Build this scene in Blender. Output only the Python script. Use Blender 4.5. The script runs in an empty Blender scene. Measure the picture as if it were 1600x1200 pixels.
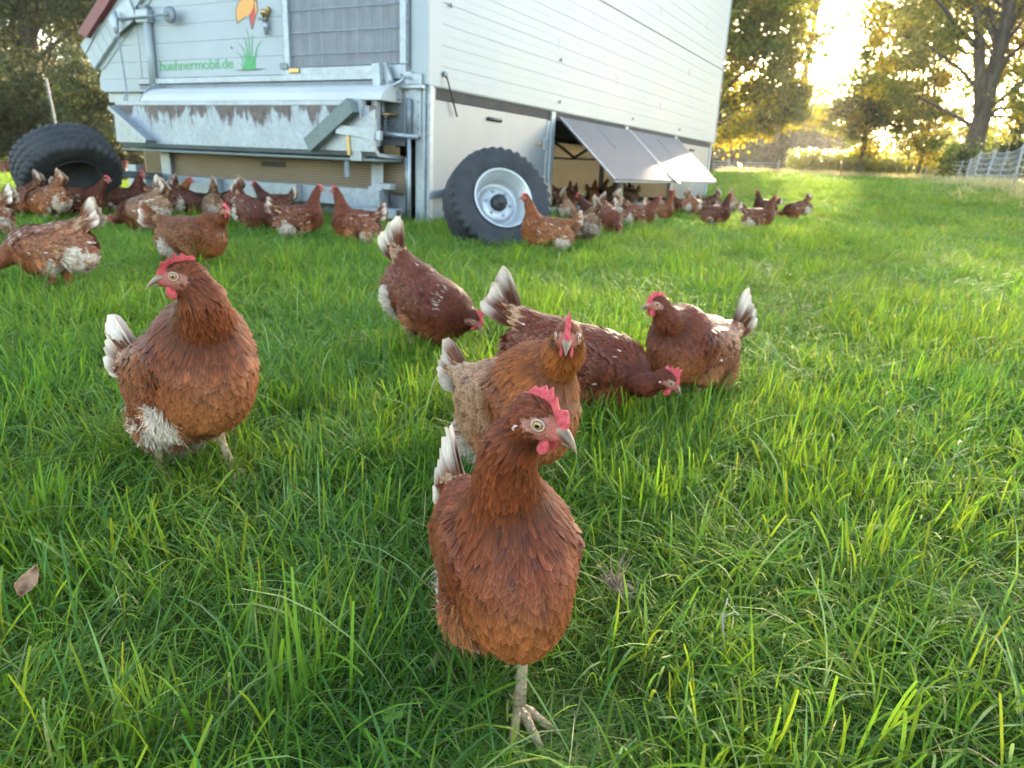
import bpy, bmesh, math, random
import numpy as np
from mathutils import Vector, Matrix

random.seed(7)
rng = np.random.default_rng(7)
SC = bpy.context.scene
COL = SC.collection
R = math.radians

# ---------------------------------------------------------------- camera
CAM_H = 0.58
F_PX = 1110.0                     # focal length in pixels of a 1600 px wide picture
PITCH, ROLL = R(16.96), R(2.59)
_F = np.array([0, math.cos(PITCH), -math.sin(PITCH)])
_R0 = np.array([1.0, 0, 0])
_U0 = np.array([0, math.sin(PITCH), math.cos(PITCH)])
_U = _U0 * math.cos(ROLL) - _R0 * math.sin(ROLL)
_R = _R0 * math.cos(ROLL) + _U0 * math.sin(ROLL)
_C = np.array([0, 0, CAM_H])
cam_d = bpy.data.cameras.new('camera')
cam = bpy.data.objects.new('camera', cam_d)
COL.objects.link(cam)
cam.matrix_world = Matrix(((_R[0], _U[0], -_F[0], 0), (_R[1], _U[1], -_F[1], 0), (_R[2], _U[2], -_F[2], CAM_H), (0, 0, 0, 1)))
cam_d.sensor_width = 36.0
cam_d.lens = 36.0 * F_PX / 1600.0
cam_d.clip_start = 0.05
cam_d.clip_end = 2000
cam_d.dof.use_dof = True
cam_d.dof.focus_distance = 0.80
cam_d.dof.aperture_fstop = 9.5
SC.camera = cam

# ---------------------------------------------------------------- sky, sun, exposure
SUN_AZ, SUN_EL = R(22.5), R(15.0)      # azimuth to the right of +Y
world = bpy.data.worlds.new('World')
SC.world = world
world.use_nodes = True
_nt = world.node_tree
_bg = _nt.nodes['Background']
_sky = _nt.nodes.new('ShaderNodeTexSky')
_sky.sky_type = 'NISHITA'
_sky.sun_disc = False
_sky.sun_elevation = SUN_EL
_sky.sun_rotation = SUN_AZ
_sky.air_density = 1.0
_sky.dust_density = 1.35
_sky.ozone_density = 0.2
_nt.links.new(_sky.outputs[0], _bg.inputs[0])
_bg.inputs[1].default_value = 0.15
sun_d = bpy.data.lights.new('sun', 'SUN')
sun_d.energy = 4.2
sun_d.angle = R(0.6)
sun_d.color = (1.0, 0.80, 0.55)
sun = bpy.data.objects.new('sun', sun_d)
COL.objects.link(sun)
_sd = Vector((math.sin(SUN_AZ) * math.cos(SUN_EL), math.cos(SUN_AZ) * math.cos(SUN_EL), math.sin(SUN_EL)))
sun.rotation_euler = _sd.to_track_quat('Z', 'Y').to_euler()
sun.location = (30, 60, 30)
SC.view_settings.view_transform = 'Standard'
SC.view_settings.look = 'None'
SC.view_settings.gamma = 1.0
SC.view_settings.use_curve_mapping = False
SC.view_settings.exposure = 3.0
SC.cycles.max_bounces = 7
SC.cycles.diffuse_bounces = 3
SC.cycles.transmission_bounces = 5
SC.cycles.use_adaptive_sampling = True
SC.cycles.adaptive_threshold = 0.025
SC.cycles.transparent_max_bounces = 8
SC.cycles.use_denoising = True


def pix_ray(x, y):
    return _F * F_PX + _R * (x - 800) - _U * (y - 600)


def ground_z(x, y):
    q = (0.8 * np.asarray(x, float) + 0.6 * np.asarray(y, float))
    t = np.clip((q - 9.5) / 10.0, 0, 1)
    s = t * t * (3 - 2 * t)
    return 0.58 * s + np.maximum(q - 20, 0) * 0.005


def at(px, py, z=0.0):
    """world point under a pixel of the photograph at height z"""
    d = pix_ray(px, py)
    t = (z - CAM_H) / d[2]
    return _C + d * t


def at_dist(px, dist):
    """ground point at that image column, that far along +Y"""
    lo = pix_ray(px, 300)
    return np.array([lo[0] / lo[1] * dist, dist, 0.0])

# ---------------------------------------------------------------- helpers


def tag(o, label=None, cat=None, group=None, kind=None):
    if label: o['label'] = label
    if cat: o['category'] = cat
    if group: o['group'] = group
    if kind: o['kind'] = kind
    return o


def link(name, data, parent=None, mat=None):
    o = bpy.data.objects.new(name, data)
    COL.objects.link(o)
    if parent is not None: o.parent = parent
    if mat is not None and data is not None and not data.materials: data.materials.append(mat)
    return o


def empty(name, loc=(0, 0, 0), rz=0.0, parent=None):
    o = bpy.data.objects.new(name, None)
    o.empty_display_size = 0.1
    COL.objects.link(o)
    o.location = loc
    o.rotation_euler = (0, 0, rz)
    if parent is not None: o.parent = parent
    return o


def np_mesh(name, V, Q, mat=None, smooth=True, cols=None, uv=None):
    """mesh from a vertex array and an array of quads (or triangles); cols per vertex RGBA, uv per vertex"""
    V = np.ascontiguousarray(V, np.float32); Q = np.ascontiguousarray(Q, np.int32)
    n = Q.shape[1]
    me = bpy.data.meshes.new(name)
    me.vertices.add(len(V)); me.vertices.foreach_set('co', V.ravel())
    me.loops.add(Q.size); me.loops.foreach_set('vertex_index', Q.ravel())
    me.polygons.add(len(Q))
    me.polygons.foreach_set('loop_start', np.arange(0, Q.size, n, dtype=np.int32))
    me.polygons.foreach_set('loop_total', np.full(len(Q), n, np.int32))
    if smooth: me.polygons.foreach_set('use_smooth', np.ones(len(Q), bool))
    if cols is not None:
        a = me.color_attributes.new('tint', 'FLOAT_COLOR', 'POINT')
        a.data.foreach_set('color', np.ascontiguousarray(cols, np.float32).ravel())
    if uv is not None:
        l = me.uv_layers.new(name='UVMap')
        l.data.foreach_set('uv', np.ascontiguousarray(uv, np.float32)[Q.ravel()].ravel())
    me.update(calc_edges=True); me.validate()
    if mat: me.materials.append(mat)
    return me


class MB:
    """collects boxes, tubes, prisms into one mesh"""
    def __init__(self): self.v = []; self.f = []; self.sm = []
    def add(self, V, Fs, smooth=False):
        o = len(self.v); self.v += [tuple(p) for p in V]
        self.f += [tuple(i + o for i in q) for q in Fs]; self.sm += [smooth] * len(Fs)
        return self
    def box(self, a, b, bev=0.0):
        x0, x1 = sorted((a[0], b[0])); y0, y1 = sorted((a[1], b[1])); z0, z1 = sorted((a[2], b[2]))
        if bev <= 0:
            V = [(x0, y0, z0), (x1, y0, z0), (x1, y1, z0), (x0, y1, z0), (x0, y0, z1), (x1, y0, z1), (x1, y1, z1), (x0, y1, z1)]
            return self.add(V, [(3, 2, 1, 0), (4, 5, 6, 7), (0, 1, 5, 4), (1, 2, 6, 5), (2, 3, 7, 6), (3, 0, 4, 7)])
        e = min(bev, (x1 - x0) * .45, (y1 - y0) * .45, (z1 - z0) * .45)
        bm = bmesh.new(); bmesh.ops.create_cube(bm, size=1.0)
        for v in bm.verts: v.co = Vector(((x0 + x1) / 2 + v.co.x * (x1 - x0), (y0 + y1) / 2 + v.co.y * (y1 - y0), (z0 + z1) / 2 + v.co.z * (z1 - z0)))
        bmesh.ops.bevel(bm, geom=bm.edges[:], offset=e, segments=1, affect='EDGES')
        bm.verts.index_update()
        self.add([v.co[:] for v in bm.verts], [[v.index for v in f.verts] for f in bm.faces]); bm.free()
        return self
    def bar(self, p, q, w, h, up=(0, 0, 1)):
        """rectangular bar from p to q"""
        p = Vector(p); q = Vector(q); d = (q - p).normalized(); u = Vector(up)
        s = d.cross(u)
        if s.length < 1e-5: s = d.cross(Vector((1, 0, 0)))
        s.normalize(); u = s.cross(d).normalized(); s *= w / 2; u *= h / 2
        V = [p - s - u, p + s - u, p + s + u, p - s + u, q - s - u, q + s - u, q + s + u, q - s + u]
        return self.add([v[:] for v in V], [(0, 1, 2, 3), (7, 6, 5, 4), (0, 4, 5, 1), (1, 5, 6, 2), (2, 6, 7, 3), (3, 7, 4, 0)])
    def tube(self, pts, rad, n=8, cap=True):
        pts = [Vector(p) for p in pts]
        if not hasattr(rad, '__len__'): rad = [rad] * len(pts)
        V = []; Fs = []; ref = None
        for i, p in enumerate(pts):
            d = (pts[min(i + 1, len(pts) - 1)] - pts[max(i - 1, 0)]).normalized()
            if ref is None:
                ref = d.cross(Vector((0, 0, 1)))
                if ref.length < 1e-3: ref = d.cross(Vector((1, 0, 0)))
            ref = (ref - d * ref.dot(d)).normalized(); b = d.cross(ref)
            for k in range(n):
                a = 2 * math.pi * k / n
                V.append((p + (ref * math.cos(a) + b * math.sin(a)) * rad[i])[:])
        for i in range(len(pts) - 1):
            for k in range(n):
                k2 = (k + 1) % n
                Fs.append((i * n + k, i * n + k2, (i + 1) * n + k2, (i + 1) * n + k))
        self.add(V, Fs, True)
        if cap:
            o = len(self.v) - len(V)
            self.f += [tuple(o + k for k in range(n))[::-1], tuple(o + (len(pts) - 1) * n + k for k in range(n))]; self.sm += [False, False]
        return self
    def prism(self, poly, ax, a0, a1):
        """polygon (2-D points) extruded along axis ax (0 x, 1 y, 2 z) from a0 to a1"""
        def P(q, a):
            c = list(q); c.insert(ax, a); return tuple(c)
        n = len(poly)
        V = [P(q, a0) for q in poly] + [P(q, a1) for q in poly]
        Fs = [tuple(range(n))[::-1], tuple(range(n, 2 * n))] + [(i, (i + 1) % n, n + (i + 1) % n, n + i) for i in range(n)]
        return self.add(V, Fs)
    def lathe(self, prof, n=32, axis=1):
        """profile of (axial, radius) turned about the axis"""
        V = []; Fs = []
        for a, r in prof:
            for k in range(n):
                t = 2 * math.pi * k / n
                c = [r * math.cos(t), r * math.sin(t)]; c.insert(axis, a); V.append(tuple(c))
        for i in range(len(prof) - 1):
            for k in range(n):
                k2 = (k + 1) % n
                Fs.append((i * n + k, i * n + k2, (i + 1) * n + k2, (i + 1) * n + k))
        return self.add(V, Fs, True)
    def mesh(self, name, mat=None):
        me = bpy.data.meshes.new(name)
        me.from_pydata(self.v, [], self.f)
        me.polygons.foreach_set('use_smooth', self.sm)
        bm = bmesh.new(); bm.from_mesh(me); bmesh.ops.recalc_face_normals(bm, faces=bm.faces[:]); bm.to_mesh(me); bm.free()
        me.update()
        if mat: me.materials.append(mat)
        return me
    def build(self, name, mat, parent=None):
        return link(name, self.mesh(name, mat), parent)

# ---------------------------------------------------------------- materials


def new_mat(name):
    m = bpy.data.materials.new(name); m.use_nodes = True
    nt = m.node_tree
    return m, nt, nt.nodes, nt.links, nt.nodes['Principled BSDF']


def ramp(nodes, stops):
    r = nodes.new('ShaderNodeValToRGB')
    el = r.color_ramp.elements
    while len(el) < len(stops): el.new(0.5)
    for e, (p, c) in zip(el, stops): e.position = p; e.color = (*c, 1) if len(c) == 3 else c
    return r


def noise(nodes, links, scale, detail=4, coord='Object', rough=0.55, stretch=None):
    tc = nodes.new('ShaderNodeTexCoord'); n = nodes.new('ShaderNodeTexNoise')
    n.inputs['Scale'].default_value = scale; n.inputs['Detail'].default_value = detail; n.inputs['Roughness'].default_value = rough
    src = tc.outputs[coord]
    if stretch:
        mp = nodes.new('ShaderNodeMapping'); mp.inputs['Scale'].default_value = stretch
        links.new(src, mp.inputs[0]); src = mp.outputs[0]
    links.new(src, n.inputs['Vector'])
    return n


def bump(nodes, links, bsdf, src, strength=0.3, dist=0.01):
    b = nodes.new('ShaderNodeBump'); b.inputs['Strength'].default_value = strength; b.inputs['Distance'].default_value = dist
    links.new(src, b.inputs['Height']); links.new(b.outputs[0], bsdf.inputs['Normal']); return b


def mixc(nodes, links, fac, a, b, mode='MIX'):
    m = nodes.new('ShaderNodeMix'); m.data_type = 'RGBA'; m.blend_type = mode
    for s, v in ((m.inputs[0], fac), (m.inputs[6], a), (m.inputs[7], b)):
        if hasattr(v, 'links'): links.new(v, s)
        elif isinstance(v, (int, float)): s.default_value = v
        else: s.default_value = (*v, 1)
    return m.outputs[2]


def simple_mat(name, c1, c2, scale=6, rough=0.5, metal=0.0, bmp=0.1, spec=0.5, stretch=None, lo=0.35, hi=0.7, detail=5):
    """two-tone noise material with roughness variation and fine bump"""
    m, nt, N, L, B = new_mat(name)
    n = noise(N, L, scale, detail, stretch=stretch)
    r = ramp(N, [(lo, c1), (hi, c2)])
    L.new(n.outputs['Fac'], r.inputs[0]); L.new(r.outputs[0], B.inputs['Base Color'])
    B.inputs['Metallic'].default_value = metal
    B.inputs['Specular IOR Level'].default_value = spec
    mr = N.new('ShaderNodeMapRange'); mr.inputs[3].default_value = rough - 0.12; mr.inputs[4].default_value = min(1, rough + 0.12)
    L.new(n.outputs['Fac'], mr.inputs[0]); L.new(mr.outputs[0], B.inputs['Roughness'])
    if bmp:
        n2 = noise(N, L, scale * 8, 4, stretch=stretch); bump(N, L, B, n2.outputs['Fac'], bmp, 0.004)
    return m

MAT = {}


def attr_mat(name, rough=0.6, spec=0.3, feather=False):
    m, nt, N, L, B = new_mat(name)
    a = N.new('ShaderNodeAttribute'); a.attribute_name = 'tint'
    L.new(a.outputs['Color'], B.inputs['Base Color'])
    B.inputs['Roughness'].default_value = rough; B.inputs['Specular IOR Level'].default_value = spec
    return m, N, L, B, a


def make_feather():
    m, N, L, B, a = attr_mat('feather', 0.5, 0.14)
    uv = N.new('ShaderNodeUVMap'); sep = N.new('ShaderNodeSeparateXYZ'); L.new(uv.outputs[0], sep.inputs[0])
    def math_(op, x, y=None, clamp=False):
        n = N.new('ShaderNodeMath'); n.operation = op; n.use_clamp = clamp
        for i, v in enumerate((x, y)):
            if v is None: continue
            if hasattr(v, 'links'): L.new(v, n.inputs[i])
            else: n.inputs[i].default_value = v
        return n.outputs[0]
    side = math_('ABSOLUTE', math_('SUBTRACT', sep.outputs[0], 0.5))          # 0 at shaft, .5 at edge
    edge = math_('MAXIMUM', math_('MULTIPLY', math_('SUBTRACT', side, 0.28), 5.0, True), math_('MULTIPLY', math_('SUBTRACT', sep.outputs[1], 0.78), 5.0, True), True)
    # paler base and vane streaks
    mp = N.new('ShaderNodeCombineXYZ')
    L.new(math_('MULTIPLY', side, 3.0), mp.inputs[0]); L.new(math_('ADD', math_('MULTIPLY', sep.outputs[1], 26.0), math_('MULTIPLY', side, -30.0)), mp.inputs[1])
    geo = N.new('ShaderNodeNewGeometry')
    nz = N.new('ShaderNodeTexNoise'); nz.noise_dimensions = '4D'; nz.inputs['Scale'].default_value = 1.0; nz.inputs['Detail'].default_value = 3
    L.new(mp.outputs[0], nz.inputs['Vector']); L.new(math_('MULTIPLY', geo.outputs['Random Per Island'], 50.0), nz.inputs['W'])
    mr = N.new('ShaderNodeMapRange'); mr.inputs[1].default_value = 0.3; mr.inputs[2].default_value = 0.7; mr.inputs[3].default_value = 0.68; mr.inputs[4].default_value = 1.30
    L.new(nz.outputs['Fac'], mr.inputs[0])
    hsv = N.new('ShaderNodeHueSaturation'); L.new(a.outputs['Color'], hsv.inputs['Color']); L.new(mr.outputs[0], hsv.inputs['Value'])
    shaft = math_('MULTIPLY', math_('SUBTRACT', 0.045, side), 20.0, True)
    c1 = mixc(N, L, math_('MULTIPLY', shaft, 0.35), hsv.outputs[0], (0.45, 0.24, 0.13))
    isst = math_('GREATER_THAN', a.outputs['Alpha'], 1.5)
    lace_ = math_('MULTIPLY', math_('MULTIPLY', edge, a.outputs['Alpha']), math_('SUBTRACT', 1.0, isst))
    c2 = mixc(N, L, lace_, c1, (0.44, 0.28, 0.18))
    core = math_('MULTIPLY', math_('SUBTRACT', 0.30, side), 6.0, True)
    core = math_('MULTIPLY', core, math_('MULTIPLY', math_('SUBTRACT', sep.outputs[1], 0.25), 3.0, True))
    c2 = mixc(N, L, math_('MULTIPLY', math_('MULTIPLY', core, isst), 0.8), c2, (0.74, 0.66, 0.57))
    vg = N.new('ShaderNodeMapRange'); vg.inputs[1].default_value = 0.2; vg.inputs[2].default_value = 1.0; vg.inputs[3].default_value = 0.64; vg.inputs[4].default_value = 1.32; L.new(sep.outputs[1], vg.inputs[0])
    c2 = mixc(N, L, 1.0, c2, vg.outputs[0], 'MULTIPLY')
    oi = N.new('ShaderNodeObjectInfo'); ov = N.new('ShaderNodeMapRange'); ov.inputs[3].default_value = 0.72; ov.inputs[4].default_value = 1.06; L.new(oi.outputs['Random'], ov.inputs[0])
    c2 = mixc(N, L, 1.0, c2, ov.outputs[0], 'MULTIPLY')
    L.new(c2, B.inputs['Base Color'])
    B.inputs['Sheen Weight'].default_value = 0.0; B.inputs['Sheen Roughness'].default_value = 0.4
    B.inputs['Sheen Tint'].default_value = (1, 0.75, 0.55, 1)
    tr = N.new('ShaderNodeBsdfTranslucent'); L.new(c2, tr.inputs[0])
    mx = N.new('ShaderNodeMixShader'); mx.inputs[0].default_value = 0.06
    L.new(B.outputs[0], mx.inputs[1]); L.new(tr.outputs[0], mx.inputs[2])
    L.new(mx.outputs[0], N['Material Output'].inputs[0])
    bump(N, L, B, nz.outputs['Fac'], 0.25, 0.0006)
    return m


MAT['feather'] = make_feather()
_m, _N, _L, _B, _a = attr_mat('hen_skin', 0.6, 0.3)
_n = noise(_N, _L, 420, 5); bump(_N, _L, _B, _n.outputs['Fac'], 1.0, 0.003)
MAT['hen_skin'] = _m
MAT['eye'] = attr_mat('eye', 0.06, 0.6)[0]
MAT['comb'] = simple_mat('comb', (0.50, 0.042, 0.055), (0.70, 0.12, 0.125), 190, 0.42, bmp=0.6, spec=0.4)
MAT['comb'].node_tree.nodes['Principled BSDF'].inputs['Subsurface Weight'].default_value = 0.25
MAT['comb'].node_tree.nodes['Principled BSDF'].inputs['Subsurface Radius'].default_value = (0.006, 0.002, 0.0015)
MAT['earlobe'] = simple_mat('earlobe', (0.58, 0.34, 0.30), (0.72, 0.52, 0.47), 200, 0.5, bmp=0.4)
MAT['eyelid'] = simple_mat('eyelid', (0.40, 0.24, 0.17), (0.56, 0.38, 0.28), 300, 0.5, bmp=0.3)
MAT['hen_beak'] = simple_mat('hen_beak', (0.12, 0.068, 0.042), (0.32, 0.20, 0.115), 60, 0.34, bmp=0.2, stretch=(0.6, 1, 1))
MAT['hen_leg'] = simple_mat('hen_leg', (0.27, 0.175, 0.075), (0.42, 0.30, 0.155), 120, 0.5, bmp=0.5)
_m = MAT['hen_leg']; _N = _m.node_tree.nodes; _L = _m.node_tree.links
_tc = _N.new('ShaderNodeTexCoord'); _v = _N.new('ShaderNodeTexVoronoi'); _v.inputs['Scale'].default_value = 170
_L.new(_tc.outputs['Object'], _v.inputs['Vector']); bump(_N, _L, _N['Principled BSDF'], _v.outputs['Distance'], 0.7, 0.003)

# ================================================================ hens
def _nrm(v): return v / (np.linalg.norm(v, axis=-1, keepdims=True) + 1e-12)


def sd_ell(P, c, r, M=None):
    q = P - np.asarray(c, np.float32)
    if M is not None: q = q @ M
    r = np.asarray(r, np.float32)
    k0 = np.linalg.norm(q / r, axis=-1); k1 = np.linalg.norm(q / (r * r), axis=-1) + 1e-9
    return k0 * (k0 - 1) / k1


def sd_cap(P, a, b, ra, rb):
    a = np.asarray(a, np.float32); b = np.asarray(b, np.float32); d = b - a
    t = np.clip(((P - a) @ d) / (d @ d), 0, 1)
    return np.linalg.norm(P - a - t[..., None] * d, axis=-1) - (ra + (rb - ra) * t)


def smin(a, b, k):
    h = np.clip(0.5 + 0.5 * (b - a) / k, 0, 1)
    return b + (a - b) * h - k * h * (1 - h)


def roty(a):   # columns = rotated axes; nose-up positive
    c, s = math.cos(a), math.sin(a)
    return np.array([[c, 0, -s], [0, 1, 0], [s, 0, c]], np.float32)


def rotz(a):
    c, s = math.cos(a), math.sin(a)
    return np.array([[c, -s, 0], [s, c, 0], [0, 0, 1]], np.float32)


def surface_nets(fn, lo, hi, h):
    n = np.ceil((np.asarray(hi) - lo) / h).astype(int) + 1
    ax = [lo[i] + h * np.arange(n[i]) for i in range(3)]
    G = np.stack(np.meshgrid(*ax, indexing='ij'), -1).astype(np.float32)
    D = fn(G.reshape(-1, 3)).reshape(n)
    ins = D < 0
    c = np.zeros(n - 1, int)
    sl = lambda o, m: tuple(slice(o[i], o[i] + m[i]) for i in range(3))
    m = n - 1
    for o in np.ndindex(2, 2, 2): c += ins[sl(o, m)]
    act = (c > 0) & (c < 8)
    idx = -np.ones(m, int); A = np.argwhere(act); idx[act] = np.arange(len(A))
    acc = np.zeros((len(A), 3)); cnt = np.zeros(len(A))
    cor = list(np.ndindex(2, 2, 2))
    for a in cor:
        for k in range(3):
            if a[k] == 0:
                b = list(a); b[k] = 1
                va = D[A[:, 0] + a[0], A[:, 1] + a[1], A[:, 2] + a[2]]; vb = D[A[:, 0] + b[0], A[:, 1] + b[1], A[:, 2] + b[2]]
                x = (va < 0) != (vb < 0)
                t = np.where(x, va / (va - vb + 1e-12), 0)
                p = np.tile(np.array(a, float), (len(A), 1)); p[:, k] += t
                acc[x] += p[x]; cnt[x] += 1
    V = np.asarray(lo) + h * (A + acc / cnt[:, None])
    quads = []
    for k in range(3):
        i, j = (k + 1) % 3, (k + 2) % 3
        s0 = [slice(1, m[q]) for q in range(3)]; s0[k] = slice(0, m[k])
        base = np.stack(np.meshgrid(*[np.arange(s.start, s.stop) for s in s0], indexing='ij'), -1).reshape(-1, 3)
        e = np.eye(3, dtype=int)
        va = ins[base[:, 0], base[:, 1], base[:, 2]]; nb = base + e[k]
        vb = ins[nb[:, 0], nb[:, 1], nb[:, 2]]
        x = va != vb; B = base[x]; fl = va[x]
        g = lambda o: idx[(B - o)[:, 0], (B - o)[:, 1], (B - o)[:, 2]]
        q = np.stack([g(e[i] + e[j]), g(e[j]), g(0 * e[0]), g(e[i])], 1)
        q[~fl] = q[~fl][:, ::-1]
        quads.append(q)
    Q = np.concatenate(quads)
    return V, Q[(Q >= 0).all(1)]


def vhash_noise(P, s, seed=0):
    """cheap smooth 3-D value noise, 0..1"""
    q = P * s + seed * 17.31
    i = np.floor(q).astype(np.int64); f = q - i; f = f * f * (3 - 2 * f)
    out = 0
    for o in np.ndindex(2, 2, 2):
        c = i + np.array(o)
        h = (c[:, 0] * 374761393 + c[:, 1] * 668265263 + c[:, 2] * 2147483647 + seed * 974711) & 0xffffffff
        h = ((h ^ (h >> 13)) * 1274126177) & 0xffffffff
        h = ((h ^ (h >> 16)) & 0xffff) / 65535.0
        w = np.prod(np.where(np.array(o) == 1, f, 1 - f), axis=1)
        out = out + h * w
    return out


_FV = np.array([0.0, 0.38, 0.78, 1.0]); _FW = np.array([0.55, 1.0, 0.88, 0.18])


def feathers(P, Nn, Dv, L, W, lift, curl, col, arch=0.07, off=0.0004, rows=None, roll=None):
    """cards of 3 columns x 5 rows: returns V, Q, colours, uv"""
    n = len(P)
    fv, fw = (_FV, _FW) if rows is None else rows
    S = np.cross(Nn, Dv)
    if roll is not None:
        c, s = np.cos(roll)[:, None], np.sin(roll)[:, None]
        S, Nn = S * c + Nn * s, Nn * c - S * s
    m = len(fv)
    V = np.zeros((n, m, 3, 3)); C = np.zeros((n, m, 3, 4)); UVs = np.zeros((n, m, 3, 2))
    for r in range(m):
        v = fv[r]
        cen = P + Dv * (L * v)[:, None] + Nn * (off + L * (v * lift - curl * v * v))[:, None]
        for k, u in enumerate((-1, 0, 1)):
            V[:, r, k] = cen + S * (u * W * 0.5 * fw[r])[:, None] - Nn * (arch * W * abs(u) * fw[r])[:, None]
            if r == m - 1 and u: V[:, r, k] -= Dv * (L * 0.06)[:, None]
            C[:, r, k] = col; UVs[:, r, k] = ((u + 1) / 2, v)
    base = (np.arange(n) * m * 3)[:, None]
    t = []
    for r in range(m - 1):
        for k in range(2):
            a = r * 3 + k; t.append((a, a + 1, a + 4, a + 3))
    Q = (base[:, :, None] + np.array(t)[None]).reshape(-1, 4)
    return V.reshape(-1, 3), Q, C.reshape(-1, 4), UVs.reshape(-1, 2)


class Pose:
    def __init__(s, pitch=8, head=(0.15, 0, 0.375), hyaw=0, hpitch=-8, hroll=0, ntan=(0.35, 0, 0.95), nlen=0.06, n2=0.05, tail=50, spread=1.0,
                 feet=((0.03, 0.038, 0), (-0.02, -0.038, 0)), bz=0.0, fat=1.0, comb=1.0, flop=0.0, neck_r=1.0, byaw=0.0):
        s.__dict__.update(locals())


def build_hen(pose, seed=0, h=0.005, dens=1.0, pal=None, hero=True):
    """returns a list of (part name, mesh, label)"""
    pal = dict(dict(base=(0.170, 0.038, 0.011), dark=(0.080, 0.018, 0.008), light=(0.36, 0.120, 0.036), buff=(0.44, 0.26, 0.14), white=(0.62, 0.52, 0.42),
               neck=None, fleck=0.05, neckwhite=0.05, fluffwhite=0.5, lace=0.1, rump=0.0, tailwhite=0.6), **(pal or {}))
    g = np.random.default_rng(100 + seed)
    piv = np.array([0, 0, 0.17], np.float32)
    M = roty(R(pose.pitch))
    T = lambda p: (M @ (np.asarray(p, np.float32) - piv)) + piv + np.array([0, 0, pose.bz], np.float32)
    D3 = lambda v: M @ np.asarray(v, np.float32)
    fat = pose.fat
    # head frame
    hc = np.asarray(pose.head, np.float32)
    H = rotz(R(pose.hyaw)) @ roty(R(pose.hpitch))
    if pose.hroll:
        c_, s_ = math.cos(R(pose.hroll)), math.sin(R(pose.hroll))
        H = H @ np.array([[1, 0, 0], [0, c_, -s_], [0, s_, c_]], np.float32)
    HP = lambda p: hc + H @ np.asarray(p, np.float32)
    # neck curve
    b0 = T((0.070, 0, 0.205)); t0 = _nrm(D3(pose.ntan)); h0 = HP((-0.012, 0, -0.012)); t1 = _nrm(H @ np.array([-0.35, 0, -0.95], np.float32))
    c1 = b0 + t0 * pose.nlen; c2 = h0 + t1 * pose.n2
    ts = np.linspace(0, 1, 9)
    NP_ = np.array([(1 - t) ** 3 * b0 + 3 * (1 - t) ** 2 * t * c1 + 3 * (1 - t) * t * t * c2 + t ** 3 * h0 for t in ts], np.float32)
    NR = np.interp(ts, [0, 0.2, 0.45, 0.75, 1], [0.063, 0.051, 0.0365, 0.0268, 0.0212]) * pose.neck_r
    Mw = {}
    for s in (1, -1):
        Mw[s] = M @ roty(R(-4)) @ rotz(R(s * 11))
    tb = T((-0.165, 0, 0.292))
    prims = []   # region, fn, k
    prims.append((0, lambda P: sd_ell(P, T((-0.01, 0, 0.200)), np.array((0.138, 0.080 * fat, 0.086)), M), 0.03))
    prims.append((1, lambda P: sd_ell(P, T((0.060, 0, 0.178)), (0.080, 0.072 * fat, 0.084), M), 0.035))
    prims.append((2, lambda P: sd_ell(P, T((-0.108, 0, 0.172)), (0.068, 0.060 * fat, 0.064), M), 0.03))
    prims.append((7, lambda P: sd_cap(P, T((-0.06, 0, 0.235)), tb, 0.056, 0.020), 0.03))
    for s in (1, -1):
        prims.append((6, lambda P, s=s: sd_cap(P, T((-0.008, s * 0.038 * fat, 0.150)), (pose.feet[0 if s > 0 else 1][0] * 0.35 - 0.022, s * 0.034, 0.092 + pose.feet[0 if s > 0 else 1][2] * 0.5), 0.040, 0.013), 0.026))
    for i in range(8):
        prims.append((3, lambda P, i=i: sd_cap(P, NP_[i], NP_[i + 1], NR[i], NR[i + 1]), 0.026 if i < 3 else 0.012))
    prims.append((4, lambda P: sd_ell(P, HP((-0.003, 0, 0.001)), (0.0255, 0.0185, 0.0200), H), 0.010))
    prims.append((4, lambda P: sd_cap(P, HP((0.010, 0, -0.001)), HP((0.026, 0, -0.003)), 0.0130, 0.0072), 0.008))
    for s in (1, -1):
        prims.append((5, lambda P, s=s: sd_ell(P, T((-0.026, s * 0.057 * fat, 0.212)), (0.118, 0.021, 0.050), Mw[s]), 0.013))

    def field(P):
        P = P.astype(np.float32); d = None
        for r, fn, k in prims:
            v = fn(P); d = v if d is None else smin(d, v, k)
        return d
    pts = np.array(list(NP_) + [T((-0.2, 0, 0.2)), T((0.16, 0, 0.2)), HP((0.05, 0, 0)), tb])
    lo = pts.min(0) - np.array([0.05, 0.115, 0.06]); hi = pts.max(0) + np.array([0.05, 0.115, 0.045]); lo[2] = min(lo[2], 0.06)
    lo[1] = min(lo[1], -0.115); hi[1] = max(hi[1], 0.115)
    V, Q = surface_nets(field, lo, hi, h)
    e = 0.003
    def grad(P):
        return _nrm(np.stack([field(P + np.eye(3)[k] * e) - field(P - np.eye(3)[k] * e) for k in range(3)], -1))
    Hl = (V - hc) @ H      # head-local
    fq = lambda q: ((q[:, 0] - 0.0105) / 0.0200) ** 2 + ((q[:, 2] + 0.0015 - 0.12 * (q[:, 0] - 0.01)) / 0.0150) ** 2
    face_v = lambda q: (fq(q) < 1.0) & (np.abs(q[:, 1]) < 0.04) | ((q[:, 0] > 0.020) & (np.linalg.norm(q, axis=1) < 0.04))
    fc = face_v(Hl)
    vc = np.tile(np.array([*pal['dark'], 0.0]), (len(V), 1))
    skin = np.array([0.36, 0.15, 0.105]); red = np.array([0.42, 0.055, 0.050])
    rd = (np.clip((Hl[:, 0] - 0.010) / 0.012, 0, 1) * 0.6 + 0.5 * np.clip((-Hl[:, 2] - 0.004) / 0.008, 0, 1) * np.clip((Hl[:, 0] - 0.002) / 0.01, 0, 1)).clip(0, 0.8)[:, None]
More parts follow.
